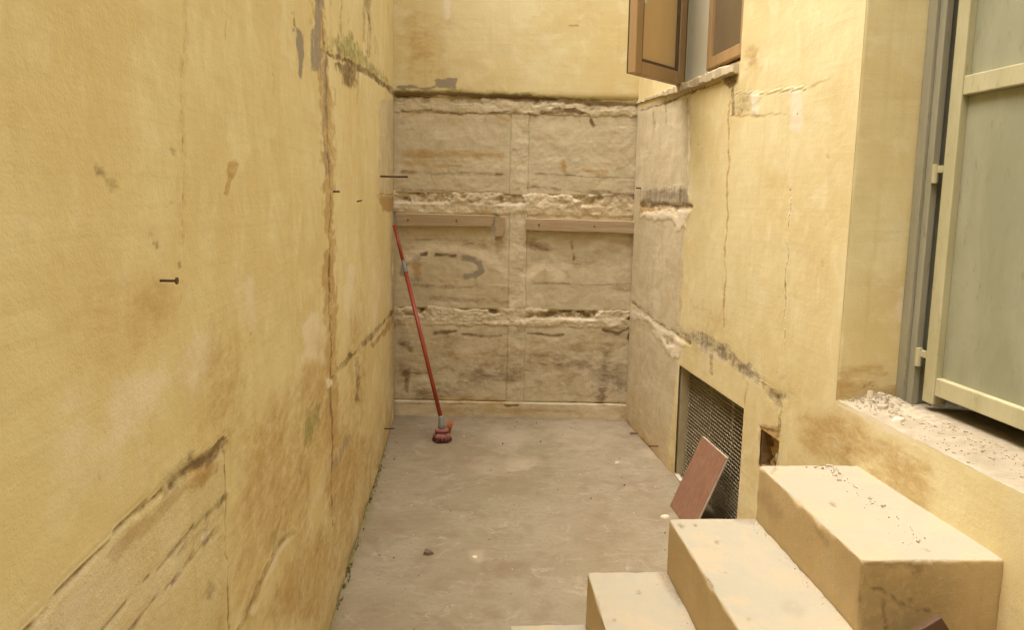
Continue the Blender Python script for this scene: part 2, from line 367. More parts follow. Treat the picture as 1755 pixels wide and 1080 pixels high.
def left_fn(u, v, F, H, na, nb):
    base = np.exp(-np.clip(v, 0, None)/0.045)*(0.75+0.6*na)
    F['moss'][:] = np.maximum(F['moss'], np.clip(base*sstep(0.2, 1.2, u)*0.95, 0, 1))
    F['dirt'][:] = np.maximum(F['dirt'], np.clip(np.exp(-np.clip(v, 0, None)/0.016)*0.9, 0, 1))
    F['ochre'][:] = np.maximum(F['ochre'], 0.5*np.exp(-np.clip(v, 0, None)/0.35))
    F['raw'][:] = np.maximum(F['raw'], 0.4*np.exp(-np.clip(v, 0, None)/0.12)*(1+na))
    wn_ = sstep(0.05, 0.5, fbm(u*1.6, v*2.1, 91, 5))*sstep(1.75, 1.0, v)
    F['pale'][:] = np.maximum(F['pale'], 0.62*wn_*(0.7+0.6*na))
    F['ochre'][:] = np.maximum(F['ochre'], 0.42*sstep(0.05, 0.45, fbm(u*1.2+7, v*1.3, 93, 5))*sstep(2.3, 1.0, v))
    F['moss'][:] = np.maximum(F['moss'], 0.34*sstep(0.0, 0.5, fbm(u*2.3+3, v*2.3, 95, 4))*np.exp(-np.clip(v, 0, None)/0.4)*sstep(0.5, 1.5, u)*sstep(4.2, 3.2, u))
LW.fn = left_fn

us = [0.0]; d = D
while us[-1] < D-0.55:
    us.append(us[-1] + max(0.0045, 0.0044*(D-us[-1])))
us = np.concatenate([us, us[-1]+np.arange(1, 14)*0.2])
vs = np.concatenate([np.arange(-0.03, 2.92, 0.0072), np.arange(2.95, HT+0.01, 0.15)])
wl = grid_mesh('courtyard_wall', LW, us, vs, 0, 0.3)
tag(wl, 'long yellow plaster wall along the left with brown cracks and mossy foot', 'wall', kind='thing')

# ---- marks on the right wall
w = RW; w.relief = 0.3; w.gain = 0.72; w.wid = 0.66
w.poly('raw', [(1085, 190), (1150, 165), (1185, 158), (1180, 340), (1172, 430), (1164, 560), (1162, 610), (1160, 640), (1140, 830), (1060, 745), (1080, 545)], 1.0, -0.004, 0.012, 0.6)
w.line('pale', [(1181, 165), (1180, 335)], 0.008, 0.5, rag=0.8)
w.line('dirt', [(1176, 345), (1168, 480), (1164, 560)], 0.012, 0.4, rag=0.9)
w.poly('grey', [(1100, 322), (1140, 318), (1178, 325), (1178, 348), (1102, 348)], 0.62, -0.006, 0.03, 0.9)
w.line('dirt', [(1110, 332), (1140, 330), (1170, 334)], 0.05, 0.5, soft=1.0, rag=1.2)
w.line('dirt', [(1098, 350), (1125, 350), (1157, 354), (1182, 352)], 0.025, 0.85, -0.025, rag=0.8)
w.line('ochre', [(1100, 358), (1160, 364)], 0.03, 0.8, -0.01, rag=0.6)
w.poly('pale', [(1099, 360), (1180, 362), (1176, 388), (1160, 392), (1150, 378), (1098, 372)], 0.95, 0.008, 0.015, 0.9)
w.line('dirt', [(1167, 325), (1165, 345)], 0.02, 0.7, -0.008)
for (x, y0, y1, a) in [(1140, 165, 215, .5), (1120, 190, 225, .55), (1180, 170, 195, .6), (1108, 200, 330, .35), (1130, 220, 300, .3)]:
    w.line('dirt', [(x, y0), (x, y1)], 0.012, a, rag=1.1)
w.line('dirt', [(1125, 385), (1140, 390)], 0.012, 0.5, rag=1.0)
# lower ledge
w.line('dirt', [(1100, 188), (1150, 172), (1200, 154), (1250, 137)], 0.012, 0.9, -0.012, rag=0.9)
w.poly('dirt', [(1238, 128), (1262, 124), (1264, 142), (1250, 150), (1240, 142)], 0.95, -0.02, 0.01, 0.8)
w.line('pale', [(1084, 537), (1112, 548), (1140, 572), (1165, 588)], 0.040, 0.7, 0.006, soft=1.0, rag=1.2)
w.line('dirt', [(1084, 520), (1120, 545), (1160, 575), (1180, 588)], 0.010, 0.7, -0.014, rag=0.8)
w.poly('pale', [(1122, 560), (1148, 572), (1166, 585), (1160, 612), (1142, 600), (1130, 585)], 0.9, 0.008, 0.02, 0.9)
w.poly('dirt', [(1138, 572), (1156, 580), (1156, 592), (1142, 592)], 0.7, -0.02, 0.01, 0.9)
w.line('pale', [(1180, 580), (1225, 612), (1245, 625)], 0.022, 0.45, 0.003, soft=1.0, rag=1.2)
w.line('dirt', [(1165, 570), (1230, 598), (1275, 632), (1336, 680)], 0.040, 0.6, -0.014, soft=1.0, rag=1.0, w2=0.055)
w.line('dirt', [(1218, 610), (1220, 645)], 0.014, 0.6, -0.005, rag=1.0)
w.line('grey', [(1190, 575), (1240, 605), (1330, 680)], 0.05, 0.5, rag=1.0)
w.poly('dirt', [(1318, 680), (1337, 675), (1337, 700), (1325, 700)], 0.75, -0.012, 0.012)
w.line('dirt', [(1279, 656), (1276, 700)], 0.006, 0.6, -0.005, rag=0.6)
w.line('dirt', [(1336, 690), (1333, 745)], 0.010, 0.7, -0.008, rag=0.9)
w.line('dirt', [(1304, 733), (1333, 738)], 0.008, 0.8, -0.01)
w.poly('ochre', [(1300, 730), (1336, 730), (1334, 800), (1300, 800)], 0.8, 0.0, 0.012)
# vertical joints in the paint
w.line('pale', [(1368, 150), (1360, 260), (1352, 400), (1340, 640)], 0.022, 0.2, 0.003, rag=0.7)
w.line('dirt', [(1356, 340), (1350, 430), (1347, 500), (1343, 600)], 0.004, 0.75, -0.006, rag=1.2)
w.line('dirt', [(1356, 160), (1352, 330)], 0.003, 0.4, -0.003, rag=0.8)
w.line('ochre', [(1252, 170), (1246, 380), (1239, 560)], 0.007, 0.55, -0.003, rag=0.7)
w.line('dirt', [(1250, 200), (1250, 265)], 0.005, 0.6, rag=1.0)
w.line('dirt', [(1240, 480), (1239, 560)], 0.0025, 0.6, rag=0.8)
w.line('dirt', [(1334, 500), (1331, 640)], 0.004, 0.35, rag=0.9)
w.line('dirt', [(1264, 160), (1300, 157), (1345, 152), (1380, 149)], 0.008, 0.55, -0.008, rag=0.9)
w.line('ochre', [(1380, 150), (1430, 130)], 0.010, 0.4, rag=1.0)
w.poly('dirt', [(1264, 160), (1290, 158), (1288, 192), (1258, 194), (1262, 178)], 0.52, -0.010, 0.012, 1.0)
w.poly('pale', [(1286, 158), (1302, 158), (1300, 194), (1290, 194)], 0.8, 0.006, 0.012, 1.0)
w.poly('pale', [(1352, 150), (1374, 150), (1372, 225), (1356, 220)], 0.7, 0.004, 0.015, 1.0)
w.line('ochre', [(1256, 197), (1350, 196)], 0.008, 0.5, rag=0.8)
w.line('dirt', [(1254, 128), (1258, 195)], 0.014, 0.8, -0.012, rag=0.8)
w.poly('ochre', [(1280, 75), (1305, 80), (1308, 118), (1280, 120)], 0.5, 0.0, 0.03)
for (x, y, r, a) in [(1420, 266, .007, .8), (1417, 270, .006, .8), (1367, 192, .007, .9), (1357, 327, .007, .9), (1199, 247, .01, .5), (1202, 412, .008, .45), (1312, 426, .006, .4),
                     (1286, 455, .006, .4), (1410, 452, .007, .4), (1447, 770, .02, .4), (1460, 765, .03, .35), (1232, 272, .005, .5), (1352, 392, .006, .6)]:
    w.line('dirt', [(x-1, y-1), (x+1, y+2)], r, a, -0.004, rag=1.0)
w.poly('ochre', [(1440, 700), (1597, 790), (1597, 912), (1430, 800), (1360, 790), (1370, 700)], 0.44, 0.0, 0.05)
w.poly('ochre', [(1180, 500), (1240, 520), (1240, 600), (1180, 580)], 0.28, 0.0, 0.05)
w.line('pale', [(1440, 694), (1600, 781)], 0.012, 0.6, rag=1.0)
VENT_A, VENT_B = RW.uv(1165, 620), RW.uv(1274, 708)
VU0, VU1, VZ = VENT_A[0], VENT_B[0], (VENT_A[1]+VENT_B[1])/2
UC = RW.uv(1437, 690)[0]; THR = 0.85; DOORW = 0.98; DTOP = 2.95
UC = (UC + RW.uv(1478, 20)[0])/2
WU1 = RW.uv(1270, 100)[0]; WU0 = RW.uv(1168, 150)[0]; WZ = 2.075; WTOP = 3.15
CAV_A, CAV_B = RW.uv(1304, 735), RW.uv(1332, 800)
print('vent', VU0, VU1, VZ, VENT_A, VENT_B, 'UC', UC, RW.uv(1437, 690), RW.uv(1478, 20), 'win', WU0, WU1, RW.uv(1168, 150), RW.uv(1270, 118), 'cav', CAV_A, CAV_B)
def right_fn(u, v, F, H, na, nb):
    F['dirt'][:] = np.maximum(F['dirt'], np.clip(np.exp(-np.clip(v, 0, None)/0.018)*0.7*(1+na), 0, 1))
    F['ochre'][:] = np.maximum(F['ochre'], 0.42*np.exp(-np.clip(v, 0, None)/0.45))
    # worn arris at the door opening
    e = np.exp(-np.abs(u-UC)/0.012)*(v > THR)
    H *= 1-np.exp(-np.abs(u-UC)/0.04)
    F['pale'][:] = np.maximum(F['pale'], np.clip(e*0.25*(0.6+1.2*nb), 0, 1))
RW.fn = right_fn
us = np.concatenate([np.arange(0, UC-0.0005, 0.0085), [VU0, VU1, WU0, WU1, CAV_A[0], CAV_B[0]], UC+np.array([-.003, 0]), UC+np.arange(1, 25)*0.03, UC+DOORW+np.array([0, 0.1, 0.5, 1.2, 2.4])])
vs = np.concatenate([np.arange(-0.03, 2.9, 0.0082), [VZ, WZ, THR, DTOP, WTOP, CAV_B[1], CAV_A[1]], np.arange(2.95, HT+0.01, 0.15)])
CAVV0 = min(CAV_A[1], CAV_B[1])-0.05; CAVV1 = max(CAV_A[1], CAV_B[1])
holes = [(VU0, VU1, -1, VZ), (UC, UC+DOORW, THR, DTOP), (WU0, WU1, WZ, WTOP), (min(CAV_A[0], CAV_B[0]), max(CAV_A[0], CAV_B[0]), CAVV0, CAVV1)]
wr = grid_mesh('courtyard_wall', RW, us, np.concatenate([vs, [CAVV0]]), 0, 0.22, holes)
tag(wr, 'yellow plaster wall on the right with the window, floor vent and doorway', 'wall', kind='thing')

# ---- back wall: recessed bays between mortar strips, broken ledges, painted plaster above
w = BW; w.soft = 1.0
w.poly('raw', [(600, 163), (760, 160), (900, 168), (1200, 176), (1200, 800), (600, 800)], 1.0, 0.0, 0.006, 0.5)
w.line('moss', [(683, 160), (760, 158), (850, 160), (950, 168), (1098, 180)], 0.03, 0.7, rag=0.8)
w.line('dirt', [(683, 163), (760, 162), (850, 164), (950, 172), (1098, 182)], 0.026, 0.9, rag=0.7)
w.line('grey', [(684, 149), (715, 150), (730, 153), (745, 150)], 0.016, 0.85, rag=0.9)
w.poly('grey', [(745, 138), (782, 133), (781, 155), (768, 150), (748, 146)], 1.0, 0, 0.01, 0.8)
w.poly('ochre', [(690, 30), (760, 40), (770, 130), (700, 145)], 0.34, 0, 0.06)
w.poly('ochre', [(700, 60), (728, 60), (724, 105), (702, 108)], 0.4, 0, 0.012)
w.line('pale', [(766, -5), (768, 30)], 0.03, 0.7, rag=0.8)
w.line('ochre', [(975, 44), (990, 44)], 0.008, 0.7, rag=0.8)
w.line('dirt', [(1088, 145), (1096, 178)], 0.004, 0.6, rag=0.4)
w.line('dirt', [(690, 190), (740, 188), (790, 196), (870, 190), (915, 195), (930, 200)], 0.012, 0.55, rag=1.2)
w.line('dirt', [(930, 192), (985, 188), (1010, 196), (1015, 215)], 0.020, 0.62, -0.006, rag=1.0)
w.line('pale', [(940, 187), (1010, 188), (1060, 190)], 0.014, 0.7, rag=1.0)
w.poly('pale', [(940, 172), (955, 174), (952, 181), (942, 179)], 1.0, 0.006, 0.004)
w.line('ochre', [(850, 195), (870, 205)], 0.02, 0.5, rag=1.0)
for (x0, y0, x1, y1, ww, a, ch) in [(690, 262, 860, 265, .03, .5, 'ochre'), (690, 295, 860, 298, .02, .5, 'dirt'), (700, 280, 790, 284, .03, .5, 'ochre'), (920, 298, 1085, 305, .02, .5, 'dirt'),
        (1000, 290, 1040, 296, .03, .6, 'ochre'), (965, 278, 968, 296, .035, .7, 'ochre'), (905, 320, 1090, 336, .03, .5, 'dirt'), (690, 325, 850, 330, .016, .5, 'dirt'),
        (905, 415, 935, 425, .05, .6, 'dirt'), (978, 415, 984, 445, .012, .65, 'dirt'), (700, 490, 860, 495, .02, .45, 'dirt'), (690, 510, 870, 518, .03, .4, 'dirt'), (910, 485, 1080, 488, .01, .45, 'dirt'),
        (700, 410, 850, 412, .02, .4, 'dirt'), (790, 420, 860, 410, .04, .4, 'dirt'), (1010, 640, 1060, 660, .11, .55, 'grey'), (1040, 600, 1030, 690, .08, .5, 'dirt'), (905, 625, 960, 630, .05, .45, 'dirt'),
        (690, 590, 705, 600, .05, .6, 'dirt'), (695, 640, 698, 670, .04, .65, 'dirt'), (700, 620, 760, 625, .04, .4, 'dirt'), (740, 680, 860, 690, .06, .5, 'ochre'), (740, 660, 850, 650, .08, .4, 'grey'),
        (690, 700, 1070, 706, .05, .42, 'ochre'), (745, 572, 780, 570, .02, .7, 'dirt'), (790, 575, 860, 576, .016, .6, 'dirt'), (690, 640, 760, 642, .01, .5, 'dirt')]:
    w.line(ch, [(x0, y0), (x1, y1)], ww, a, rag=1.0)
# arc and blocks of the old patch
w.line('pale', [(700, 440), (735, 424), (790, 425), (850, 445), (868, 470)], 0.05, 0.55, 0.004, rag=1.1)
w.line('pale', [(905, 470), (935, 455), (960, 470)], 0.06, 0.55, rag=0.9)
w.line('grey', [(690, 470), (697, 446), (722, 438)], 0.030, 0.8, soft=0.9, rag=0.8)
w.line('grey', [(690, 468), (700, 480), (725, 482)], 0.03, 0.6, soft=1.0, rag=0.9)
w.poly('dirt', [(718, 432), (733, 430), (733, 441), (718, 441)], 0.8, -0.005, 0.005)
w.poly('dirt', [(744, 431), (782, 435), (782, 442), (744, 442)], 0.72, -0.006, 0.006)
w.line('grey', [(795, 440), (820, 447), (826, 465), (815, 474), (800, 474)], 0.034, 0.85, soft=0.9, rag=0.8)
w.line('ochre', [(712, 450), (716, 470)], 0.04, 0.6, rag=0.8)
w.line('pale', [(700, 556), (870, 552), (1000, 550), (1085, 545)], 0.020, 0.7, rag=0.9)
w.line('dirt', [(905, 573), (950, 576), (965, 574)], 0.020, 0.75, rag=0.7)
w.line('dirt', [(1035, 565), (1060, 572), (1082, 560), (1078, 582)], 0.020, 0.7, rag=0.9)
w.line('dirt', [(676, 716), (1072, 724)], 0.02, 0.6, rag=0.8)
w.line('dirt', [(864, 694), (888, 694)], 0.006, 0.95, -0.004, rag=0.3)
w.line('dirt', [(905, 688), (960, 690), (1070, 692)], 0.006, 0.55, rag=0.9)
w.line('dirt', [(690, 692), (860, 692)], 0.006, 0.5, rag=0.9)
BLu, BRu = BW.uv(676, 714)[0], BW.uv(1072, 722)[0]
w.poly('dirt', [(676, 560), (1090, 560), (1090, 690), (676, 690)], 0.30, 0, 0.03)  # dirt on the lowest bays, with part of their shade painted in
def back_fn(u, v, F, H, na, nb):
    low = sstep(1.62, 1.52, v); z1 = fbm(u*2.2, v*5.5, 201, 5); z2 = fbm(u*3.5+5, v*6+2, 203, 5); z3 = fbm(u*5, v*14, 205, 5)
    F['dirt'][:] = np.maximum(F['dirt'], low*0.42*sstep(0.0, 0.45, z1)*(1-0.45*sstep(0.6, 1.4, v)))
    F['pale'][:] = np.maximum(F['pale'], low*0.40*sstep(0.02, 0.45, z2))
    F['ochre'][:] = np.maximum(F['ochre'], low*0.30*sstep(0.05, 0.5, z3))
    F['grey'][:] = np.maximum(F['grey'], low*0.30*sstep(0.1, 0.5, -z1))
BW.fn = back_fn
zz = lambda y: BW.uv(880, y)[1]
xx = lambda x: BW.uv(x, 440)[0]
WX0, WX1 = BLu-0.05, BRu+0.09
bw = empty('courtyard_wall', (0, D, 0), 'end wall of bare beige bays and broken ledges under yellow plaster', 'wall')
SP = 0.0062
def rng_(a, b, s=SP): return np.linspace(a, b, max(3, int(abs(b-a)/s)))
grid_mesh('masonry', BW, np.linspace(WX0-0.2, WX1+0.2, 30), np.linspace(-0.03, HT, 60), -0.055, 0.25, parent=bw)
zt = zz(168)
def ragged_bottom(uu, vv, Hf):
    return Hf - 0.02*np.exp(-(vv-zt)/0.012)
grid_mesh('painted_plaster', BW, rng_(WX0, WX1), np.concatenate([rng_(zt, 2.95), np.arange(3.05, HT, 0.2)]), 0.012, 0.075, edge_rag=0.008, parent=bw, extra=ragged_bottom)
XS0, XS1 = xx(872), xx(902)
rows = [(zz(333), zz(193)), (zz(531), zz(366)), (zz(689), zz(558))]
for (a, b) in rows:
    grid_mesh('plaster_panel', BW, rng_(WX0, XS0+0.001), rng_(a, b), -0.012, 0.04, edge_rag=0.004, parent=bw, jag=0.004)
    grid_mesh('plaster_panel', BW, rng_(XS1-0.001, WX1), rng_(a, b), -0.012, 0.04, edge_rag=0.004, parent=bw, jag=0.004)
    so_ = grid_mesh('mortar_strip', BW, rng_(XS0, XS1, 0.004), rng_(a-0.004, b+0.004), -0.0085, 0.045, edge_rag=0.004, parent=bw, jag=0.006, add=(('pale', 0.42 if b > 0.7 else 0.25),))
def ledge_mesh(y0, y1, n0, jag, deep):
    a, b = zz(y1+4), zz(y0-3)
    def ex(uu, vv, Hf):
        t = (vv-a)/(b-a)                           # 0 bottom .. 1 top
        br = fbm(uu*6, vv*9, 77+int(y0), 4)        # where the ledge is broken away under the upper edge
        pit = sstep(0.42, 0.60, t)*sstep(0.02, 0.30, br + 0.15*fbm(uu*30, vv*30, 5, 3))
        return Hf - deep*pit*(0.45+0.9*np.clip(fbm(uu*24, vv*24, 9, 4)+0.35, 0, 1))
    o = grid_mesh('broken_ledge', BW, rng_(WX0, WX1, 0.005), rng_(a, b, 0.0045), n0, 0.07, parent=bw, jag=jag, edge_rag=0.012, edge_drop=0.010, extra=ex, add=(('pale', 0.38), ('ochre', 0.3)))
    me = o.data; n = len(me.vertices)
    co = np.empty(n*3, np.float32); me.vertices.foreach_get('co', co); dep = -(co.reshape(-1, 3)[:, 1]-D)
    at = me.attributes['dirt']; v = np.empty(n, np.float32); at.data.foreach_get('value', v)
    v = np.maximum(v, sstep(-0.006, -0.045, dep)*0.62); at.data.foreach_set('value', v)  # tone gets darker with depth into the broken pits
    return o
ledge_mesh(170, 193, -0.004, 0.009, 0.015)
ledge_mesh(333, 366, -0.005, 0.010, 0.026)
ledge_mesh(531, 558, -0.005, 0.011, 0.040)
grid_mesh('base_course', BW, rng_(WX0, WX1), rng_(-0.03, zz(690)), 0.002, 0.05, edge_rag=0.003, parent=bw, jag=0.003)

# ------------------------------------------------------------------ floor
def floor_material():
    g = NT('concrete_floor'); p = g.coord()
    big = g.noise(p, 1.3, 5, 0.6, 0.5); mid = g.noise(p, 5, 6, 0.7, 0.8); fine = g.noise(p, 45, 5, 0.75); grain = g.noise(p, 220, 3, 0.7)
    sweep = g.noise(g.scale(p, (5, 13, 1)), 1.0, 6, 0.72, 1.6)
    c = g.mix(g.ramp(big, 0.35, 0.66), (0.235, 0.194, 0.120), (0.27, 0.230, 0.154))
    c = g.mix(g.math('MULTIPLY', g.ramp(mid, 0.44, 0.68), 0.75), c, (0.20, 0.152, 0.095))
    c = g.mix(g.math('MULTIPLY', g.ramp(sweep, 0.48, 0.70), 0.5), c, (0.31, 0.265, 0.19))
    c = g.mix(g.math('MULTIPLY', g.ramp(g.noise(p, 9, 6, 0.75, 1.0), 0.54, 0.70), 0.6), c, (0.38, 0.32, 0.24))
    c = g.mix(g.math('MULTIPLY', g.ramp(fine, 0.54, 0.70), 0.6), c, (0.17, 0.12, 0.075))
    c = g.mix(g.math('MULTIPLY', g.attr('dirt'), 0.8), c, (0.19, 0.13, 0.08))
    c = g.mix(g.math('MULTIPLY', g.attr('pale'), g.ramp(mid, 0.3, 0.6)), c, (0.42, 0.35, 0.25))
    c = g.mix(g.math('MULTIPLY', g.attr('moss'), g.ramp(fine, 0.3, 0.6)), c, (0.15, 0.15, 0.04))
    c = g.mix(g.math('MULTIPLY', g.math('SUBTRACT', grain, 0.5), 0.4), c, (0.85, 0.8, 0.7), 'OVERLAY')
    h = g.math('ADD', g.math('MULTIPLY', sweep, 0.4), g.math('ADD', g.math('MULTIPLY', fine, 0.8), g.math('MULTIPLY', grain, 0.3)))
    return g.done(c, 0.9, g.bump(h, 0.6, 0.004))
FLOOR = floor_material()
def make_floor():
    xs = np.concatenate([[-40, -10, -3], np.arange(-1.4, 1.9, 0.014), [4, 12, 40]]); ys = np.concatenate([[-40, -10, -3, -1, 0.5], np.arange(1.4, D+0.25, 0.014), [8, 15, 40]])
    X, Y = np.meshgrid(xs, ys, indexing='ij'); nx, ny = X.shape
    Z = 0.006*fbm(X*1.7, Y*1.7, 3, 3) + 0.0025*fbm(X*16, Y*16, 9, 4)
    Z = np.where((np.abs(X) > 2.2) | (Y < 1), 0, Z)
    ul = (X-LW.O[0])*LW.N[0]+(Y-LW.O[1])*LW.N[1]; ur = (X-RW.O[0])*RW.N[0]+(Y-RW.O[1])*RW.N[1]; ub = D-Y
    nz = fbm(X*11, Y*11, 21, 4); nz2 = fbm(X*30, Y*30, 22, 4)
    dirt = np.clip(0.9*np.exp(-np.abs(ul)/0.03)+0.8*np.exp(-np.abs(ub)/0.03)+0.6*np.exp(-np.abs(ur)/0.03), 0, 1)*(0.8+0.5*nz)
    def spot(px, py, r, a):
        q = ground(px, py); dd = np.hypot(X-q[0], (Y-q[1])*0.6)/(r*(1+0.7*nz+0.3*nz2)); return a*(1-sstep(0.3, 1.1, dd))
    for s in [(735, 950, .06, .6), (700, 755, .20, .5), (760, 760, .22, .45), (820, 770, .16, .35), (690, 740, .15, .5), (720, 885, .10, .35), (800, 790, .14, .35), (640, 1060, .14, .4), (790, 985, .22, .3), (1040, 770, .18, .25), (880, 830, .14, .25), (660, 900, .15, .3), (1010, 905, .2, .25), (700, 830, .2, .25)]:
        dirt = np.maximum(dirt, spot(*s))
    rs = np.random.RandomState(4)
    for k in range(70):
        px, py = rs.uniform(620, 1140), 730+340*rs.rand()**1.3
        dirt = np.maximum(dirt, spot(px, py, rs.uniform(.012, .05), rs.uniform(.25, .6)))
    pale = np.zeros_like(X)
    for s in [(890, 795, .12, .6), (840, 800, .14, .4), (1000, 740, .3, .5), (870, 750, .2, .5), (815, 955, .05, .6), (1120, 780, .1, .5)]: pale = np.maximum(pale, spot(*s))
    moss = np.clip(np.exp(-np.abs(ul)/0.022)*(0.5+nz)*sstep(D-0.4, D-1.6, Y), 0, 1)
    Z += 0.012*np.exp(-np.abs(ul)/0.02)*(0.5+nz) + 0.012*np.exp(-np.abs(ub)/0.02)*(0.5+nz)+0.008*np.exp(-np.abs(ur)/0.02)*(0.5+nz)
    co = np.stack([X.ravel(), Y.ravel(), Z.ravel()], -1); idx = np.arange(nx*ny).reshape(nx, ny)
    q = np.stack([idx[:-1, :-1], idx[1:, :-1], idx[1:, 1:], idx[:-1, 1:]], -1).reshape(-1, 4)
    me = bpy.data.meshes.new('floor'); me.from_pydata(co.tolist(), [], q.tolist())
    for nm, a_ in (('dirt', dirt), ('pale', pale), ('moss', moss)):
        a = me.attributes.new(nm, 'FLOAT', 'POINT'); a.data.foreach_set('value', np.clip(a_, 0, 1).ravel().astype(np.float32))
    shade(me); o = link('floor', me, FLOOR); tag(o, 'bare dusty concrete floor of the narrow yard', kind='structure'); return o
make_floor()

YP = simple_material('yellow_render', (0.56, 0.45, 0.22), (0.62, 0.51, 0.27), 3, 0.9)
def plain_block(name, lo, hi, kind, label):
    x0, y0, z0 = lo; x1, y1, z1 = hi
    me = bpy.data.meshes.new(name); me.from_pydata([(x0, y0, z0), (x1, y0, z0), (x1, y1, z0), (x0, y1, z0), (x0, y0, z1), (x1, y0, z1), (x1, y1, z1), (x0, y1, z1)], [], [(0, 3, 2, 1), (4, 5, 6, 7), (0, 1, 5, 4), (1, 2, 6, 5), (2, 3, 7, 6), (3, 0, 4, 7)])
    return tag(link(name, me, YP), label, kind=kind)
plain_block('added_sky_block_wall', (-3.2, -2.0, -0.05), (3.4, -1.7, 5.2), 'structure', 'unseen yellow wall added behind the viewer to block sky light')  # unseen wall, added to keep sky light off faces turned to the camera

# ------------------------------------------------------------------ generic solid builders
def new_bm(): return bmesh.new()
def finish(bm, name, mat, parent=None, smooth=False, weld=0.0):
    if weld: bmesh.ops.remove_doubles(bm, verts=bm.verts, dist=weld)
    bmesh.ops.recalc_face_normals(bm, faces=bm.faces)
    me = bpy.data.meshes.new(name); bm.to_mesh(me); bm.free(); shade(me, smooth)
    return link(name, me, mat, parent)
def box_pts(bm, c8, bevel=0.0, seg=2):
    v = [bm.verts.new(tuple(p)) for p in c8]
    fs = [bm.faces.new([v[i] for i in f]) for f in ((0, 3, 2, 1), (4, 5, 6, 7), (0, 1, 5, 4), (1, 2, 6, 5), (2, 3, 7, 6), (3, 0, 4, 7))]
    if bevel:
        es = list({e for f in fs for e in f.edges}); bmesh.ops.bevel(bm, geom=es, offset=bevel, segments=seg, profile=0.5, affect='EDGES')
    return v
def frame_box(bm, o, a, b, c, ra, rb, rc, bevel=0.0):
    """box in a local frame: o origin, a/b/c unit axes, ranges along each"""
    o, a, b, c = map(np.asarray, (o, a, b, c))
    P = lambda i, j, k: o + a*ra[i] + b*rb[j] + c*rc[k]
    return box_pts(bm, [P(0, 0, 0), P(1, 0, 0), P(1, 1, 0), P(0, 1, 0), P(0, 0, 1), P(1, 0, 1), P(1, 1, 1), P(0, 1, 1)], bevel)
def tube(bm, pts, r, seg=10, cap=True):
    pts = [np.asarray(p, float) for p in pts]; rr = r if isinstance(r, (list, tuple)) else [r]*len(pts); rings = []
    for i, p in enumerate(pts):
        t = pts[min(i+1, len(pts)-1)]-pts[max(i-1, 0)]; t /= np.linalg.norm(t)
        x = np.cross(t, (0, 0, 1)) if abs(t[2]) < 0.95 else np.cross(t, (1, 0, 0)); x /= np.linalg.norm(x); y = np.cross(t, x)
        rings.append([bm.verts.new(tuple(p+rr[i]*(math.cos(k*2*math.pi/seg)*x+math.sin(k*2*math.pi/seg)*y))) for k in range(seg)])
    for a, b in zip(rings, rings[1:]):
        for k in range(seg): bm.faces.new((a[k], a[(k+1) % seg], b[(k+1) % seg], b[k]))
    if cap: bm.faces.new(rings[0][::-1]); bm.faces.new(rings[-1])

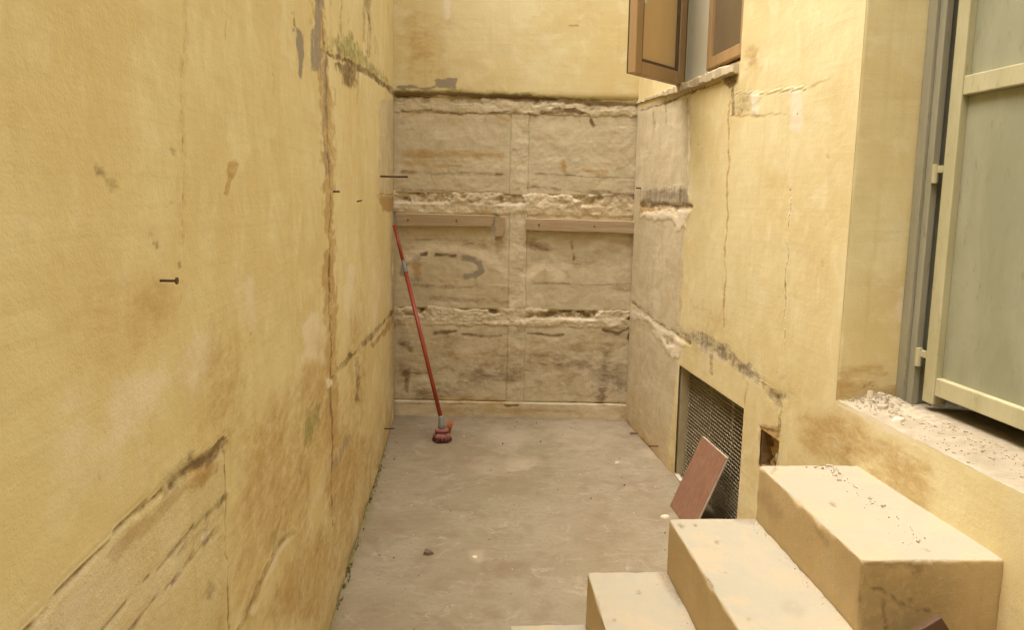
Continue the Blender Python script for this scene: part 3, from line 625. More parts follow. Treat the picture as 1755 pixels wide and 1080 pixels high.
def worn_block(name, o, a, b, c, la, lb, lc, mat, parent, r=0.012, seed=0, step=0.022, chips=(), marks=()):
    """concrete block with rounded, chipped arrises; la/lb/lc are (start, end) along the axes"""
    def cuts(s, e):
        inner = [s, s+r*0.35, s+r*0.8, s+r*1.5]; outer = [e-r*1.5, e-r*0.8, e-r*0.35, e]
        n = max(1, int((e-s-3*r)/step)); return np.array(inner+list(np.linspace(s+r*1.5, e-r*1.5, n+1)[1:-1])+outer)
    ca, cb, cc = cuts(*la), cuts(*lb), cuts(*lc); vid = {}; co = []; faces = []
    def V(i, j, k):
        key = (i, j, k)
        if key not in vid: vid[key] = len(co); co.append((ca[i], cb[j], cc[k]))
        return vid[key]
    A, B_, C_ = len(ca)-1, len(cb)-1, len(cc)-1
    for i in range(A):
        for j in range(B_):
            faces.append((V(i, j, C_), V(i+1, j, C_), V(i+1, j+1, C_), V(i, j+1, C_))); faces.append((V(i, j, 0), V(i, j+1, 0), V(i+1, j+1, 0), V(i+1, j, 0)))
    for i in range(A):
        for k in range(C_):
            faces.append((V(i, 0, k), V(i+1, 0, k), V(i+1, 0, k+1), V(i, 0, k+1))); faces.append((V(i, B_, k), V(i, B_, k+1), V(i+1, B_, k+1), V(i+1, B_, k)))
    for j in range(B_):
        for k in range(C_):
            faces.append((V(0, j, k), V(0, j, k+1), V(0, j+1, k+1), V(0, j+1, k))); faces.append((V(A, j, k), V(A, j+1, k), V(A, j+1, k+1), V(A, j, k+1)))
    p = np.array(co); lo = np.array([la[0], lb[0], lc[0]]); hi = np.array([la[1], lb[1], lc[1]])
    q1 = p[:, 0]*1.0+p[:, 2]*0.7+seed*1.3; q2 = p[:, 1]*1.0+p[:, 2]*0.6+seed*2.1
    n1 = fbm(q1*14, q2*14, seed, 4); n2 = fbm(q1*45, q2*45, seed+5, 3)
    rad = np.clip(r*(0.55+0.5*n1+0.9*n2+1.7*np.clip(n1-0.25, 0, 1)), r*0.2, r*1.9)[:, None]
    for (cx, cy, cz, cr, cd) in chips:
        rad = rad + cd*np.exp(-(((p-np.array([cx, cy, cz]))**2).sum(1)/cr**2))[:, None]
    inn = np.clip(p, lo+rad, hi-rad); dv_ = p-inn; ln = np.linalg.norm(dv_, axis=1, keepdims=True); p2 = np.where(ln > 1e-9, inn+rad*dv_/np.maximum(ln, 1e-9), p)
    nrm = dv_/np.maximum(ln, 1e-9)
    p2 = p2 + nrm*(0.0010*fbm(q1*5, q2*5, seed+9, 3)+0.0007*n2)[:, None]
    a, b, c, o = map(np.asarray, (a, b, c, o)); world = o + np.outer(p2[:, 0], a)+np.outer(p2[:, 1], b)+np.outer(p2[:, 2], c)
    me = bpy.data.meshes.new(name); me.from_pydata(world.tolist(), [], faces); me.update()
    Pw = world-EYE; zc = np.maximum(Pw@_f, 0.3); gx = CX+FPX*(Pw@_r)/zc + 3*n1 + 2.0*n2; gy = CY-FPX*(Pw@_u)/zc + 3*n2; dirt = np.zeros(len(p))
    for pts, wpx, amt, side in marks:
        P = np.array(pts, float); best = np.full(len(p), 1e9)
        for k in range(len(P)-1):
            ab = P[k+1]-P[k]; t = np.clip(((gx-P[k][0])*ab[0]+(gy-P[k][1])*ab[1])/(ab@ab), 0, 1); best = np.minimum(best, np.hypot(gx-P[k][0]-t*ab[0], gy-P[k][1]-t*ab[1]))
        on = p[:, 0] > la[1]-0.004 if side == 'end' else (p[:, 1] > lb[1]-0.004 if side == 'riser' else p[:, 2] > lc[1]-0.004)
        dirt = np.maximum(dirt, amt*(1-sstep(0.3, 1.2, best/wpx))*on)
    at_ = me.attributes.new('dirt', 'FLOAT', 'POINT'); at_.data.foreach_set('value', dirt.astype(np.float32))
    bm = bmesh.new(); bm.from_mesh(me); bmesh.ops.recalc_face_normals(bm, faces=bm.faces); bm.to_mesh(me); bm.free(); shade(me, True)
    return link(name, me, mat, parent)

def step_material():
    g = NT('step_concrete'); p = g.coord(); geo = g.n.new('ShaderNodeNewGeometry'); sx = g.n.new('ShaderNodeSeparateXYZ'); g.L(geo.outputs['Normal'], sx.inputs[0])
    big = g.noise(p, 2.4, 5, 0.6, 0.5); mid = g.noise(p, 8, 6, 0.7, 0.8); fine = g.noise(p, 60, 5, 0.75); grain = g.noise(p, 260, 3, 0.6)
    side = g.mix(g.ramp(big, 0.35, 0.65), (0.42, 0.31, 0.145), (0.48, 0.365, 0.185))
    side = g.mix(g.math('MULTIPLY', g.ramp(mid, 0.52, 0.72), 0.55), side, (0.44, 0.29, 0.12))
    side = g.mix(g.math('MULTIPLY', g.ramp(g.noise(g.scale(p, (12, 12, 1.2)), 1.0, 5, 0.6), 0.55, 0.75), 0.4), side, (0.33, 0.22, 0.09))
    # dusty worn treads: bare cement shows through the paint in the middle
    top = g.mix(g.ramp(mid, 0.36, 0.64), (0.40, 0.33, 0.215), (0.385, 0.33, 0.235))
    top = g.mix(g.math('MULTIPLY', g.ramp(g.noise(p, 4.5, 7, 0.68, 0.9), 0.42, 0.60), 0.85), top, (0.335, 0.312, 0.235))
    top = g.mix(g.math('MULTIPLY', g.ramp(fine, 0.60, 0.75), 0.45), top, (0.36, 0.27, 0.16))
    top = g.mix(g.math('MULTIPLY', g.ramp(g.noise(p, 17, 4, 0.7), 0.66, 0.74), 0.6), top, (0.24, 0.175, 0.10))
    top = g.mix(g.math('MULTIPLY', g.ramp(g.noise(p, 3.2, 5, 0.6, 0.4), 0.42, 0.62), 0.55), top, (0.335, 0.312, 0.235))
    up = g.ramp(g.math('ADD', sx.outputs[2], g.math('MULTIPLY', g.math('SUBTRACT', fine, 0.5), 0.5)), 0.35, 0.75)
    c = g.mix(up, side, top)
    c = g.mix(g.math('MULTIPLY', g.ramp(g.noise(p, 26, 5, 0.8, 0.6), 0.66, 0.78), 0.5), c, (0.25, 0.165, 0.07))
    c = g.mix(g.math('MULTIPLY', g.attr('dirt'), g.ramp(fine, 0.25, 0.55)), c, (0.13, 0.09, 0.042))
    c = g.mix(g.math('MULTIPLY', g.math('SUBTRACT', grain, 0.5), 0.35), c, (0.9, 0.8, 0.6), 'OVERLAY')
    h = g.math('ADD', g.math('MULTIPLY', mid, 0.5), g.math('ADD', g.math('MULTIPLY', fine, 0.7), g.math('MULTIPLY', grain, 0.3)))
    return g.done(c, 0.88, g.bump(h, 0.5, 0.004))
STEP = step_material()

# ------------------------------------------------------------------ steps
RISE = 0.17
ax = RW.U                                  # towards the camera along the right wall
bx = RW.N                                  # away from the right wall, into the yard
c1 = ground(1295, 793, 4*RISE); c1n = ground(1475, 962, 4*RISE)
c2 = ground(1146, 889, 3*RISE); c3 = ground(1007, 983, 2*RISE); c4 = ground(875, 1072, RISE); cr = ground(1425, 795, 4*RISE)
_q = 0.042; sax = ax*math.cos(_q)+bx*math.sin(_q); sbx = bx*math.cos(_q)-ax*math.sin(_q); SO = cr - np.array([0, 0, cr[2]])
def loc(p): d_ = p-SO; return np.dot(d_, sax), np.dot(d_, sbx)
def at_step(a, b, z): return SO + sax*a + sbx*b + np.array([0, 0, z])
print('steps', loc(c1), loc(c1n), loc(c2), loc(c3), loc(c4), loc(cr), loc(ground(1270, 1080, 3*RISE)))
A0 = (loc(c1)[0]+loc(c2)[0]+loc(c3)[0]+loc(c4)[0])/4; A1 = loc(c1n)[0]
bs = [-0.10, loc(c1)[1], loc(c2)[1], loc(c3)[1], loc(c4)[1]]
st = empty('concrete_steps', tuple(at_step((A0+A1)/2, bs[4]/2, 0)), 'worn yellow concrete steps with dusty treads climbing to the doorway', 'steps')
SMARKS = [
    [([(1480, 1000), (1520, 1060), (1600, 1020)], 70, 0.30, 'end'), ([(1480, 966), (1600, 964)], 7, 0.4, 'end'), ([(1492, 1010), (1515, 1012), (1528, 1022), (1540, 1032), (1552, 1034), (1566, 1026)], 3, 0.8, 'end'), ([(1517, 1028), (1519, 1082)], 5, 0.75, 'end'), ([(1560, 1040), (1575, 1050), (1592, 1044), (1600, 1030)], 2.5, 0.7, 'end'),
     ([(1470, 1015), (1476, 1030)], 7, 0.5, 'end'), ([(1560, 970), (1585, 968), (1570, 985)], 9, 0.55, 'end'), ([(1520, 968), (1530, 972)], 6, 0.5, 'end'), ([(1500, 1060), (1480, 1075)], 8, 0.35, 'end'), ([(1545, 1000), (1552, 1012)], 7, 0.4, 'end'),
     ([(1330, 802), (1322, 812)], 3, 0.4, 'top'), ([(1424, 862), (1428, 866)], 3.5, 0.7, 'top'), ([(1398, 900), (1420, 935)], 6, 0.3, 'riser'), ([(1310, 850), (1330, 880)], 16, 0.25, 'riser')],
    [([(1165, 901), (1170, 903)], 3, 0.9, 'top'), ([(1191, 901), (1194, 902)], 2, 0.8, 'top'), ([(1228, 930), (1232, 931)], 3, 0.6, 'top'), ([(1215, 995), (1222, 1004)], 7, 0.8, 'riser'), ([(1262, 888), (1290, 893)], 8, 0.4, 'top'), ([(1350, 1040), (1370, 1050)], 16, 0.14, 'top'), ([(1283, 1062), (1286, 1064)], 3, 0.5, 'top')],
    [([(1092, 1016), (1094, 1017)], 3, 0.6, 'top'), ([(1135, 985), (1165, 1030)], 10, 0.45, 'top'), ([(1050, 1062), (1052, 1063)], 2, 0.6, 'top')], []]
for k in range(4):
    ch = []
    if k == 1: ch = [(A0+0.42, bs[2], 3*RISE, 0.035, 0.02)]
    if k == 0: ch = [(A0+0.30, bs[1], 4*RISE, 0.03, 0.012), (A0+0.42, bs[1], 4*RISE, 0.03, 0.012)]
    worn_block('step', SO, sax, sbx, UP, (A0+0.004*k, A1+0.003*k), (bs[k]+0.001, bs[k+1]), (-0.02, (4-k)*RISE), STEP, st, 0.009, 20+k, 0.009, chips=ch, marks=SMARKS[k])

# threshold slab of the doorway and its far jamb, parts of the right wall
DUST = NT('dusty_mortar'); p_ = DUST.coord()
cdu = DUST.mix(DUST.ramp(DUST.noise(p_, 9, 6, 0.7, 0.5), 0.35, 0.65), (0.32, 0.272, 0.185), (0.41, 0.355, 0.255))
cdu = DUST.mix(DUST.math('MULTIPLY', DUST.ramp(DUST.noise(p_, 70, 5, 0.8), 0.54, 0.74), 0.35), cdu, (0.27, 0.225, 0.15))
DUST = DUST.done(cdu, 0.92, DUST.bump(DUST.noise(p_, 110, 5, 0.75), 0.6, 0.006))
RD = 0.20                                   # depth of the reveal to the door frame
worn_block('threshold', RW.O, ax, -bx, UP, (UC-0.02, UC+DOORW+0.02), (0.0035, RD+0.5), (THR-0.12, THR+0.001), DUST, wr, 0.008, 40)
JP = Plane(RW.at(UC, 0, 0), -RW.N, 14)
JP.line('ochre', [(1440, 690), (1535, 690)], 0.12, 0.5, rag=0.8)
JP.line('pale', [(1500, 490), (1545, 480), (1543, 545)], 0.02, 0.35, rag=0.8)
JP.line('dirt', [(1478, 657), (1482, 662)], 0.008, 0.6, rag=0.8); JP.line('dirt', [(1492, 656), (1493, 662)], 0.007, 0.6, rag=0.8)
grid_mesh('door_reveal', JP, np.linspace(0.0015, RD+0.07, 30), np.linspace(THR-0.02, DTOP+0.02, 200), -0.001, 0.06, parent=wr)
# near jamb and lintel soffit
bm = new_bm(); frame_box(bm, RW.O, ax, -bx, UP, (UC+DOORW, UC+DOORW+0.1), (0.004, RD+0.07), (THR, DTOP)); frame_box(bm, RW.O, ax, -bx, UP, (UC-0.05, UC+DOORW+0.05), (0.226, RD+0.07), (DTOP+0.003, DTOP+0.2)); finish(bm, 'near_reveal', PLASTER, wr)

# dark room behind the door and window
ROOMM = simple_material('room_plaster', (0.10, 0.09, 0.06), (0.13, 0.11, 0.075), 3, 0.9)
bm = new_bm(); T0, T1 = 0.2215, 2.6
for (ra, rb, rc) in [((0.4, 6.0), (T1, T1+0.1), (THR-0.1, 3.4)), ((0.3, 0.4), (T0, T1), (THR-0.1, 3.4)), ((6.0, 6.1), (T0, T1), (THR-0.1, 3.4)), ((0.3, 6.1), (T0, T1+0.1), (3.4, 3.5)), ((0.3, 6.1), (RD+0.505, T1+0.1), (THR-0.2, THR-0.101))]:
    frame_box(bm, RW.O, ax, -bx, UP, ra, rb, rc)
tag(finish(bm, 'room', ROOMM), 'dark room behind the doorway', kind='structure')

# ------------------------------------------------------------------ door
GREENM = simple_material('pale_green_paint', (0.40, 0.375, 0.22), (0.47, 0.44, 0.275), 9, 0.6, 0, 0.25, (0.29, 0.225, 0.115), (1, 1, 0.3))
GREYM = simple_material('grey_metal_paint', (0.27, 0.26, 0.185), (0.32, 0.305, 0.225), 9, 0.55, 0, 0.12, (0.19, 0.165, 0.10), (1, 1, 0.25))
PANM = simple_material('grey_green_panel', (0.25, 0.255, 0.165), (0.31, 0.31, 0.21), 6, 0.55, 0, 0.15, (0.22, 0.19, 0.11), (1, 1, 0.4))
dr = empty('metal_door', tuple(RW.at(UC+0.1, THR, -RD)), 'pale green metal door standing ajar at the top of the steps', 'door')
bm = new_bm()
for (ra, rb) in [((UC+0.002, UC+0.045), (RD, RD+0.012)), ((UC+0.030, UC+0.075), (RD+0.012, RD+0.035)), ((UC+0.002, UC+0.06), (RD+0.035, RD+0.075))]:
    frame_box(bm, RW.O, ax, -bx, UP, ra, rb, (THR+0.002, DTOP-0.002), 0.002)
finish(bm, 'door_frame', GREYM, dr)
LU = UC+0.115; LN = RD+0.035
bm = new_bm()
frame_box(bm, RW.O, ax, -bx, UP, (LU, LU+0.055), (LN-0.014, LN+0.026), (THR+0.025, DTOP-0.04), 0.003)
frame_box(bm, RW.O, ax, -bx, UP, (UC+DOORW-0.07, UC+DOORW-0.015), (LN-0.014, LN+0.026), (THR+0.025, DTOP-0.04), 0.003)
for z in (THR+0.055, THR+0.95, DTOP-0.11): frame_box(bm, RW.O, ax, -bx, UP, (LU+0.056, UC+DOORW-0.071), (LN-0.012, LN+0.024), (z, z+0.055), 0.003)
finish(bm, 'door_leaf', GREENM, dr)
bm = new_bm(); frame_box(bm, RW.O, ax, -bx, UP, (LU+0.056, UC+DOORW-0.071), (LN+0.008, LN+0.014), (THR+0.11, THR+0.949)); frame_box(bm, RW.O, ax, -bx, UP, (LU+0.056, UC+DOORW-0.071), (LN+0.008, LN+0.014), (THR+1.006, DTOP-0.111)); finish(bm, 'door_panel', PANM, dr)
for z in (RW.uv(1570, 652)[1]-0.02, RW.uv(1590, 300)[1]):
    z = max(z, THR+0.1); bm = new_bm()
    frame_box(bm, RW.O, ax, -bx, UP, (UC+0.07, LU+0.004), (LN-0.016, LN-0.004), (z+0.018, z+0.04), 0.002)
    tube(bm, [RW.at(UC+0.082, z-0.012, -LN+0.016), RW.at(UC+0.082, z+0.045, -LN+0.016)], 0.010, 10)
    finish(bm, 'hinge', GREENM, dr)

# ------------------------------------------------------------------ window
BROWN = simple_material('brown_aluminium', (0.34, 0.22, 0.10), (0.40, 0.265, 0.125), 8, 0.42, 0.0, 0.05, None, (1, 1, 0.2))
DARKB = simple_material('dark_brown_bead', (0.085, 0.06, 0.03), (0.11, 0.08, 0.04), 8, 0.5)
TAN = simple_material('tan_panel', (0.58, 0.40, 0.175), (0.62, 0.44, 0.20), 2.5, 0.45, 0, 0.03, None, (1, 1, 0.4))
SMOKE = simple_material('smoky_pane', (0.15, 0.115, 0.065), (0.18, 0.14, 0.085), 3, 0.25, 0, 0.02)
PALEG = simple_material('pale_grey_shutter', (0.54, 0.53, 0.40), (0.58, 0.57, 0.44), 4, 0.6, 0, 0.05)
STONE = simple_material('sill_stone', (0.46, 0.39, 0.25), (0.56, 0.48, 0.32), 14, 0.9, 0, 0.5, (0.30, 0.23, 0.13))
bm = new_bm()
for (ra, rc) in [((WU0-0.06, WU0+0.001), (WZ-0.05, WTOP+0.05)), ((WU1-0.001, WU1+0.06), (WZ-0.05, WTOP+0.05)), ((WU0+0.001, WU1-0.001), (WTOP-0.001, WTOP+0.05)), ((WU0+0.001, WU1-0.001), (WZ-0.05, WZ+0.001))]: frame_box(bm, RW.O, ax, -bx, UP, ra, (0.012, 0.30), rc)
finish(bm, 'window_reveal', PLASTER, wr)
wnw = empty('window', tuple(RW.at((WU0+WU1)/2, WZ, 0)), 'brown framed window above the ledge with its far sash swung open', 'window')
def ring_frame(name, o, a, b, c, ra, rc, wd, rb, mat, parent, bevel=0.003):
    bm = new_bm()
    frame_box(bm, o, a, b, c, (ra[0], ra[0]+wd), rb, rc, bevel); frame_box(bm, o, a, b, c, (ra[1]-wd, ra[1]), rb, rc, bevel)
    frame_box(bm, o, a, b, c, (ra[0]+wd+0.0005, ra[1]-wd-0.0005), (rb[0]+0.001, rb[1]-0.001), (rc[0], rc[0]+wd), bevel); frame_box(bm, o, a, b, c, (ra[0]+wd+0.0005, ra[1]-wd-0.0005), (rb[0]+0.001, rb[1]-0.001), (rc[1]-wd, rc[1]), bevel)
    return finish(bm, name, mat, parent)
US = RW.uv(1208, 130)[0]-0.055
bm = new_bm(); frame_box(bm, RW.O, ax, -bx, UP, (WU0+0.002, US-0.001), (0.024, 0.085), (WZ+0.004, WTOP-0.002), 0.003); finish(bm, 'pale_jamb', PALEG, wnw)
bm = new_bm(); frame_box(bm, RW.O, ax, -bx, UP, (WU1-0.032, WU1-0.002), (0.035, 0.085), (WZ+0.004, WTOP-0.002), 0.003); frame_box(bm, RW.O, ax, -bx, UP, (US, WU1-0.033), (0.0635, 0.085), (WZ+0.004, WZ+0.038), 0.003); frame_box(bm, RW.O, ax, -bx, UP, (US, WU1-0.033), (0.0635, 0.085), (WTOP-0.036, WTOP-0.002), 0.003); finish(bm, 'window_frame', BROWN, wnw)
sash = ring_frame('sash', RW.O, ax, -bx, UP, (US, WU1-0.036), (WZ+0.041, WTOP-0.04), 0.05, (0.022, 0.062), BROWN, wnw)
bm = new_bm(); frame_box(bm, RW.O, ax, -bx, UP, (US+0.045, WU1-0.08), (0.038, 0.044), (WZ+0.085, WTOP-0.085)); finish(bm, 'pane', SMOKE, sash)
hz = ground(1166, 148, 0)  # direction only
hp = RW.at(WU0+0.012, 0, 0.018); ZB = RW.uv(1166, 148)[1]
fz = hit(1079, 125, (0, 0, ZB), UP)
la = (fz-hp); la[2] = 0; LEN = np.linalg.norm(la); la /= LEN; lb = np.cross(la, UP); lb = lb if lb[1] < 0 else -lb
print('leaf', LEN, fz, hp, ZB, WZ)
leaf = ring_frame('casement', hp, la, lb, UP, (0.0, LEN), (ZB, WTOP-0.01), 0.062, (-0.012, 0.030), BROWN, wnw, 0.004)
bm = new_bm()
frame_box(bm, hp, la, lb, UP, (0.0625, LEN-0.0625), (0.002, 0.010), (ZB+0.0625, WTOP-0.0735)); finish(bm, 'casement_panel', TAN, leaf)
ring_frame('bead', hp, la, lb, UP, (0.0635, LEN-0.0635), (ZB+0.0635, WTOP-0.075), 0.014, (0.0105, 0.024), DARKB, leaf, 0.002)
bm = new_bm(); frame_box(bm, hp, la, lb, UP, (-0.012, -0.001), (-0.020, 0.028), (ZB-0.002, WTOP-0.01), 0.002); frame_box(bm, hp, la, lb, UP, (0.0, LEN), (-0.018, -0.0125), (ZB+0.001, WTOP-0.011), 0.001); finish(bm, 'casement_edge', DARKB, leaf)
bm = new_bm(); q = hp+la*(LEN-0.075)+lb*0.028; tube(bm, [q+UP*(ZB+0.33), q+UP*(ZB+0.345)], 0.006, 8); finish(bm, 'catch', PALEG, leaf)

# sill ledge along the top of the bare render, part of the right wall
def sill():
    us = np.arange(-0.02, WU1-0.01, 0.012); P0, P1 = RW.uv(1100, 181), RW.uv(1264, 121)
    ring = [(-0.06, 0.004), (0.020, -0.002), (0.026, -0.008), (0.027, -0.040), (0.020, -0.046), (-0.06, -0.046)]
    vs, fs = [], []
    for i, u in enumerate(us):
        zb = P0[1]+(P1[1]-P0[1])*(u-P0[0])/(P1[0]-P0[0])+0.035; s = 0.35+0.65*sstep(0.25, 1.1, np.array([u]))[0]
        for k, (n_, z_) in enumerate(ring):
            j = 0.006*fbm(np.array([u*22.0]), np.array([k*3.3]), 5, 3)[0]
            vs.append(tuple(RW.at(u, zb+z_*s+j, (n_*s if n_ > 0 else n_)+j)))
    m = len(ring)
    for i in range(len(us)-1):
        for k in range(m): fs.append((i*m+k, i*m+(k+1) % m, (i+1)*m+(k+1) % m, (i+1)*m+k))
    fs.append(tuple(range(m))); fs.append(tuple(range((len(us)-1)*m, len(us)*m)))
    me = bpy.data.meshes.new('window_sill'); me.from_pydata(vs, [], fs); me.update()
    bm = bmesh.new(); bm.from_mesh(me); bmesh.ops.recalc_face_normals(bm, faces=bm.faces); bm.to_mesh(me); bm.free(); shade(me, False)
    link('window_sill', me, STONE, wr)
sill()

# ------------------------------------------------------------------ floor vent with expanded metal mesh
CAVM = simple_material('dark_cavity', (0.10, 0.085, 0.055), (0.14, 0.12, 0.08), 6, 0.95)  # plain dark brown cavity tone
WIREM = simple_material('galvanised_mesh', (0.33, 0.29, 0.19), (0.41, 0.36, 0.25), 30, 0.5, 0.4, 0.1)
bm = new_bm(); e = 0.0
for (ra, rb, rc) in [((VU0-0.12, VU0+0.002), (0.012, 0.7), (-0.02, VZ+0.02)), ((VU1-0.002, VU1+0.1), (0.012, 0.7), (-0.02, VZ+0.02)), ((VU0, VU1), (0.012, 0.7), (VZ, VZ+0.1)), ((VU0-0.1, VU1+0.1), (0.7, 0.78), (-0.02, VZ+0.1))]:
    frame_box(bm, RW.O, ax, -bx, UP, ra, rb, rc)
finish(bm, 'vent_cavity', simple_material('vent_reveal', (0.38, 0.32, 0.19), (0.46, 0.39, 0.24), 6, 0.9), wr)
vt = empty('vent_grille', tuple(RW.at((VU0+VU1)/2, 0, -0.08)), 'expanded metal mesh grille set in the opening low in the right wall', 'grille')
bm = new_bm(); dz, du = 0.0185, 0.0185; VD = 0.045; rowN = int((VZ-0.02)/dz)
for i in range(rowN+1):
    z = 0.012+i*dz; n = int((VU1-VU0-0.02)/du); prev = None
    for k in range(n+1):
        u = VU0+0.012+k*du; s = (1 if (k+i) % 2 else -1)*dz*0.13
        bul = 0.005*math.sin((u-VU0)*4+z*3)
        P = [RW.at(u, z+s+d1, -(VD+d2+bul)) for d1, d2 in ((-0.0017, -0.002), (0.0017, -0.002), (0.0017, 0.002), (-0.0017, 0.002))]
        cur = [bm.verts.new(tuple(p)) for p in P]
        if prev:
            for a in range(4): bm.faces.new((prev[a], prev[(a+1) % 4], cur[(a+1) % 4], cur[a]))
        prev = cur
tag(finish(bm, 'wire_mesh', WIREM, vt), kind='stuff')
ring_frame('grille_frame', RW.O, ax, -bx, UP, (VU0+0.003, VU1-0.003), (0.004, VZ-0.003), 0.012, (VD+0.012, VD+0.022), WIREM, vt, 0.001)
for uu_ in (VU0+0.31, VU0+0.60):
    bm = new_bm(); tube(bm, [RW.at(uu_, 0.01, -VD-0.03), RW.at(uu_, VZ-0.01, -VD-0.03)], 0.007, 8); finish(bm, 'upright_rod', WIREM, vt)
# grey sack lying inside behind the mesh
def lump(name, c, r, mat, parent=None, seed=0, sub=3, amp=0.25, fr=1.7):
    bm = new_bm(); bmesh.ops.create_icosphere(bm, subdivisions=sub, radius=1.0)
    P = np.array([v.co[:] for v in bm.verts]); n_ = fbm(P[:, 0]*fr+seed*3+P[:, 2]*fr*0.6, P[:, 1]*fr+P[:, 2]*fr*0.5, seed, 4)
    for v, k in zip(bm.verts, n_):
        v.co = v.co*(1+amp*k); v.co = Vector((v.co.x*r[0], v.co.y*r[1], v.co.z*r[2]))+Vector(c)
    return finish(bm, name, mat, parent, True)
tag(lump('sack', RW.at(VU0+0.55, 0.12, -0.36), (0.2, 0.2, 0.13), simple_material('grey_sack', (0.20, 0.19, 0.15), (0.26, 0.245, 0.19), 8, 0.9), seed=4), 'grey sack lying inside the vent opening behind the mesh', 'sack')

# broken pocket in the right wall beside the steps
cu0, cu1 = sorted((CAV_A[0], CAV_B[0]))
bm = new_bm()
for (ra, rb, rc) in [((cu0-0.05, cu0+0.002), (0.008, 0.10), (CAVV0-0.05, CAVV1+0.05)), ((cu1-0.002, cu1+0.05), (0.008, 0.10), (CAVV0-0.05, CAVV1+0.05)), ((cu0, cu1), (0.008, 0.10), (CAVV1-0.004, CAVV1+0.05)), ((cu0, cu1), (0.008, 0.10), (CAVV0-0.05, CAVV0+0.002)), ((cu0-0.04, cu1+0.04), (0.10, 0.13), (CAVV0-0.05, CAVV1+0.05))]:
    frame_box(bm, RW.O, ax, -bx, UP, ra, rb, rc)
finish(bm, 'broken_pocket', simple_material('broken_masonry', (0.20, 0.125, 0.055), (0.34, 0.22, 0.10), 24, 0.95, 0, 0.8, (0.09, 0.055, 0.025)), wr)
grid_mesh('broken_masonry', RW, np.linspace(cu0-0.015, cu1+0.015, 44), np.linspace(CAVV0-0.02, CAVV1+0.012, 60), -0.062, 0.03, parent=wr, jag=0.035, add=(('raw', 1.0), ('ochre', 0.85), ('dirt', 0.42), ('rough', 1.0)))
lump('plaster_lump', RW.at(cu0+(cu1-cu0)*0.55, CAVV0+(CAVV1-CAVV0)*0.28, -0.05), (0.02, 0.03, 0.05), simple_material('white_plaster', (0.55, 0.50, 0.42), (0.62, 0.57, 0.48), 20, 0.9, 0, 0.5), wr, 50, 3, 0.9, 3.0)

# ------------------------------------------------------------------ planks fixed to the end wall
WOOD = NT('weathered_wood'); p_ = WOOD.coord(); gr = WOOD.noise(WOOD.scale(p_, (2.5, 40, 60)), 1.0, 6, 0.7, 1.0); bg_ = WOOD.noise(p_, 7, 4, 0.6)
cw = WOOD.mix(WOOD.ramp(gr, 0.36, 0.68), (0.35, 0.26, 0.155), (0.46, 0.365, 0.235)); cw = WOOD.mix(WOOD.math('MULTIPLY', WOOD.ramp(bg_, 0.5, 0.72), 0.5), cw, (0.40, 0.25, 0.12))
WOOD = WOOD.done(cw, 0.85, WOOD.bump(gr, 0.4, 0.003))
def plank(corners, label, thick=0.042, seed=0):
    """corners: lower-left, lower-right, upper-right, upper-left on the wall"""
    P = [np.array(BW.uv(*c)) for c in corners]; n = 26; vs, fs = [], []
    for i in range(n+1):
        t = i/n; lo = P[0]*(1-t)+P[1]*t; hi = P[3]*(1-t)+P[2]*t
        j = [0.0025*fbm(np.array([t*9+seed]), np.array([k*5.0]), 60+seed, 3)[0] for k in range(4)]
        f = thick-0.012
        for (q, nn) in ((lo+[0, j[0]], -0.02), (lo+[0, j[0]+0.0], f-0.003), (lo+[0, 0.004+j[0]], f), (hi+[0, -0.004+j[1]], f), (hi+[0, j[1]], f-0.003), (hi+[0, j[1]], -0.02)):
            vs.append(tuple(BW.at(q[0], q[1], nn)))
    for i in range(n):
        for k in range(6): fs.append((i*6+k, i*6+(k+1) % 6, (i+1)*6+(k+1) % 6, (i+1)*6+k))
    fs.append(tuple(range(6))); fs.append(tuple(range(n*6, n*6+6)))
    me = bpy.data.meshes.new('wooden_plank'); me.from_pydata(vs, [], fs)
    bm = bmesh.new(); bm.from_mesh(me); bmesh.ops.recalc_face_normals(bm, faces=bm.faces); bm.to_mesh(me); bm.free()
    o = link('wooden_plank', me, WOOD); tag(o, label, 'plank', 'wooden planks fixed across the end wall')
    for t in ((0.12, 0.62) if corners[1][0]-corners[0][0] > 60 else ()):
        q = P[0]*(1-t)+P[1]*t; q2 = P[3]*(1-t)+P[2]*t; c = (q+q2)/2
        bm = new_bm(); tube(bm, [BW.at(c[0], c[1], thick-0.016), BW.at(c[0], c[1], thick-0.008)], 0.006, 8); finish(bm, 'nail_head', DARKB, o)
    return o
plank([(681, 388), (843, 388), (848, 369), (680, 365)], 'long weathered plank at left, ending behind the red pole', seed=1)
plank([(848, 406), (862, 405), (866, 372), (855, 370)], 'short upright offcut of wood next to the middle strip', seed=2)
plank([(901, 394), (1089, 401), (1090, 379), (901, 374)], 'long weathered plank at right, sagging slightly under the ledge', seed=3)

# ------------------------------------------------------------------ brush on a red pole
RED = simple_material('red_pole_paint', (0.27, 0.042, 0.018), (0.32, 0.055, 0.025), 18, 0.4, 0, 0.05, (0.27, 0.05, 0.03), (1, 1, 0.3), 0.4)
GREYP = simple_material('grey_plastic', (0.17, 0.165, 0.15), (0.21, 0.20, 0.18), 20, 0.5)
PINK = simple_material('faded_red_bristle', (0.25, 0.10, 0.085), (0.32, 0.14, 0.12), 40, 0.85, 0, 0.3, (0.19, 0.06, 0.05))
RUST = simple_material('orange_plastic', (0.36, 0.13, 0.055), (0.42, 0.17, 0.08), 30, 0.6)
hd = ground(757, 757)
top = hit(673, 386, LW.O, LW.N) + LW.N*0.012 - np.array([0, 0.01, 0]); top[1] = min(top[1], D-0.03)
bt = hit(756, 718, (0, hd[1]+0.015, 0), (0, 1, 0))
br = empty('floor_brush', tuple(hd), 'red pole brush with a grey joint leaning in the far left corner', 'brush')
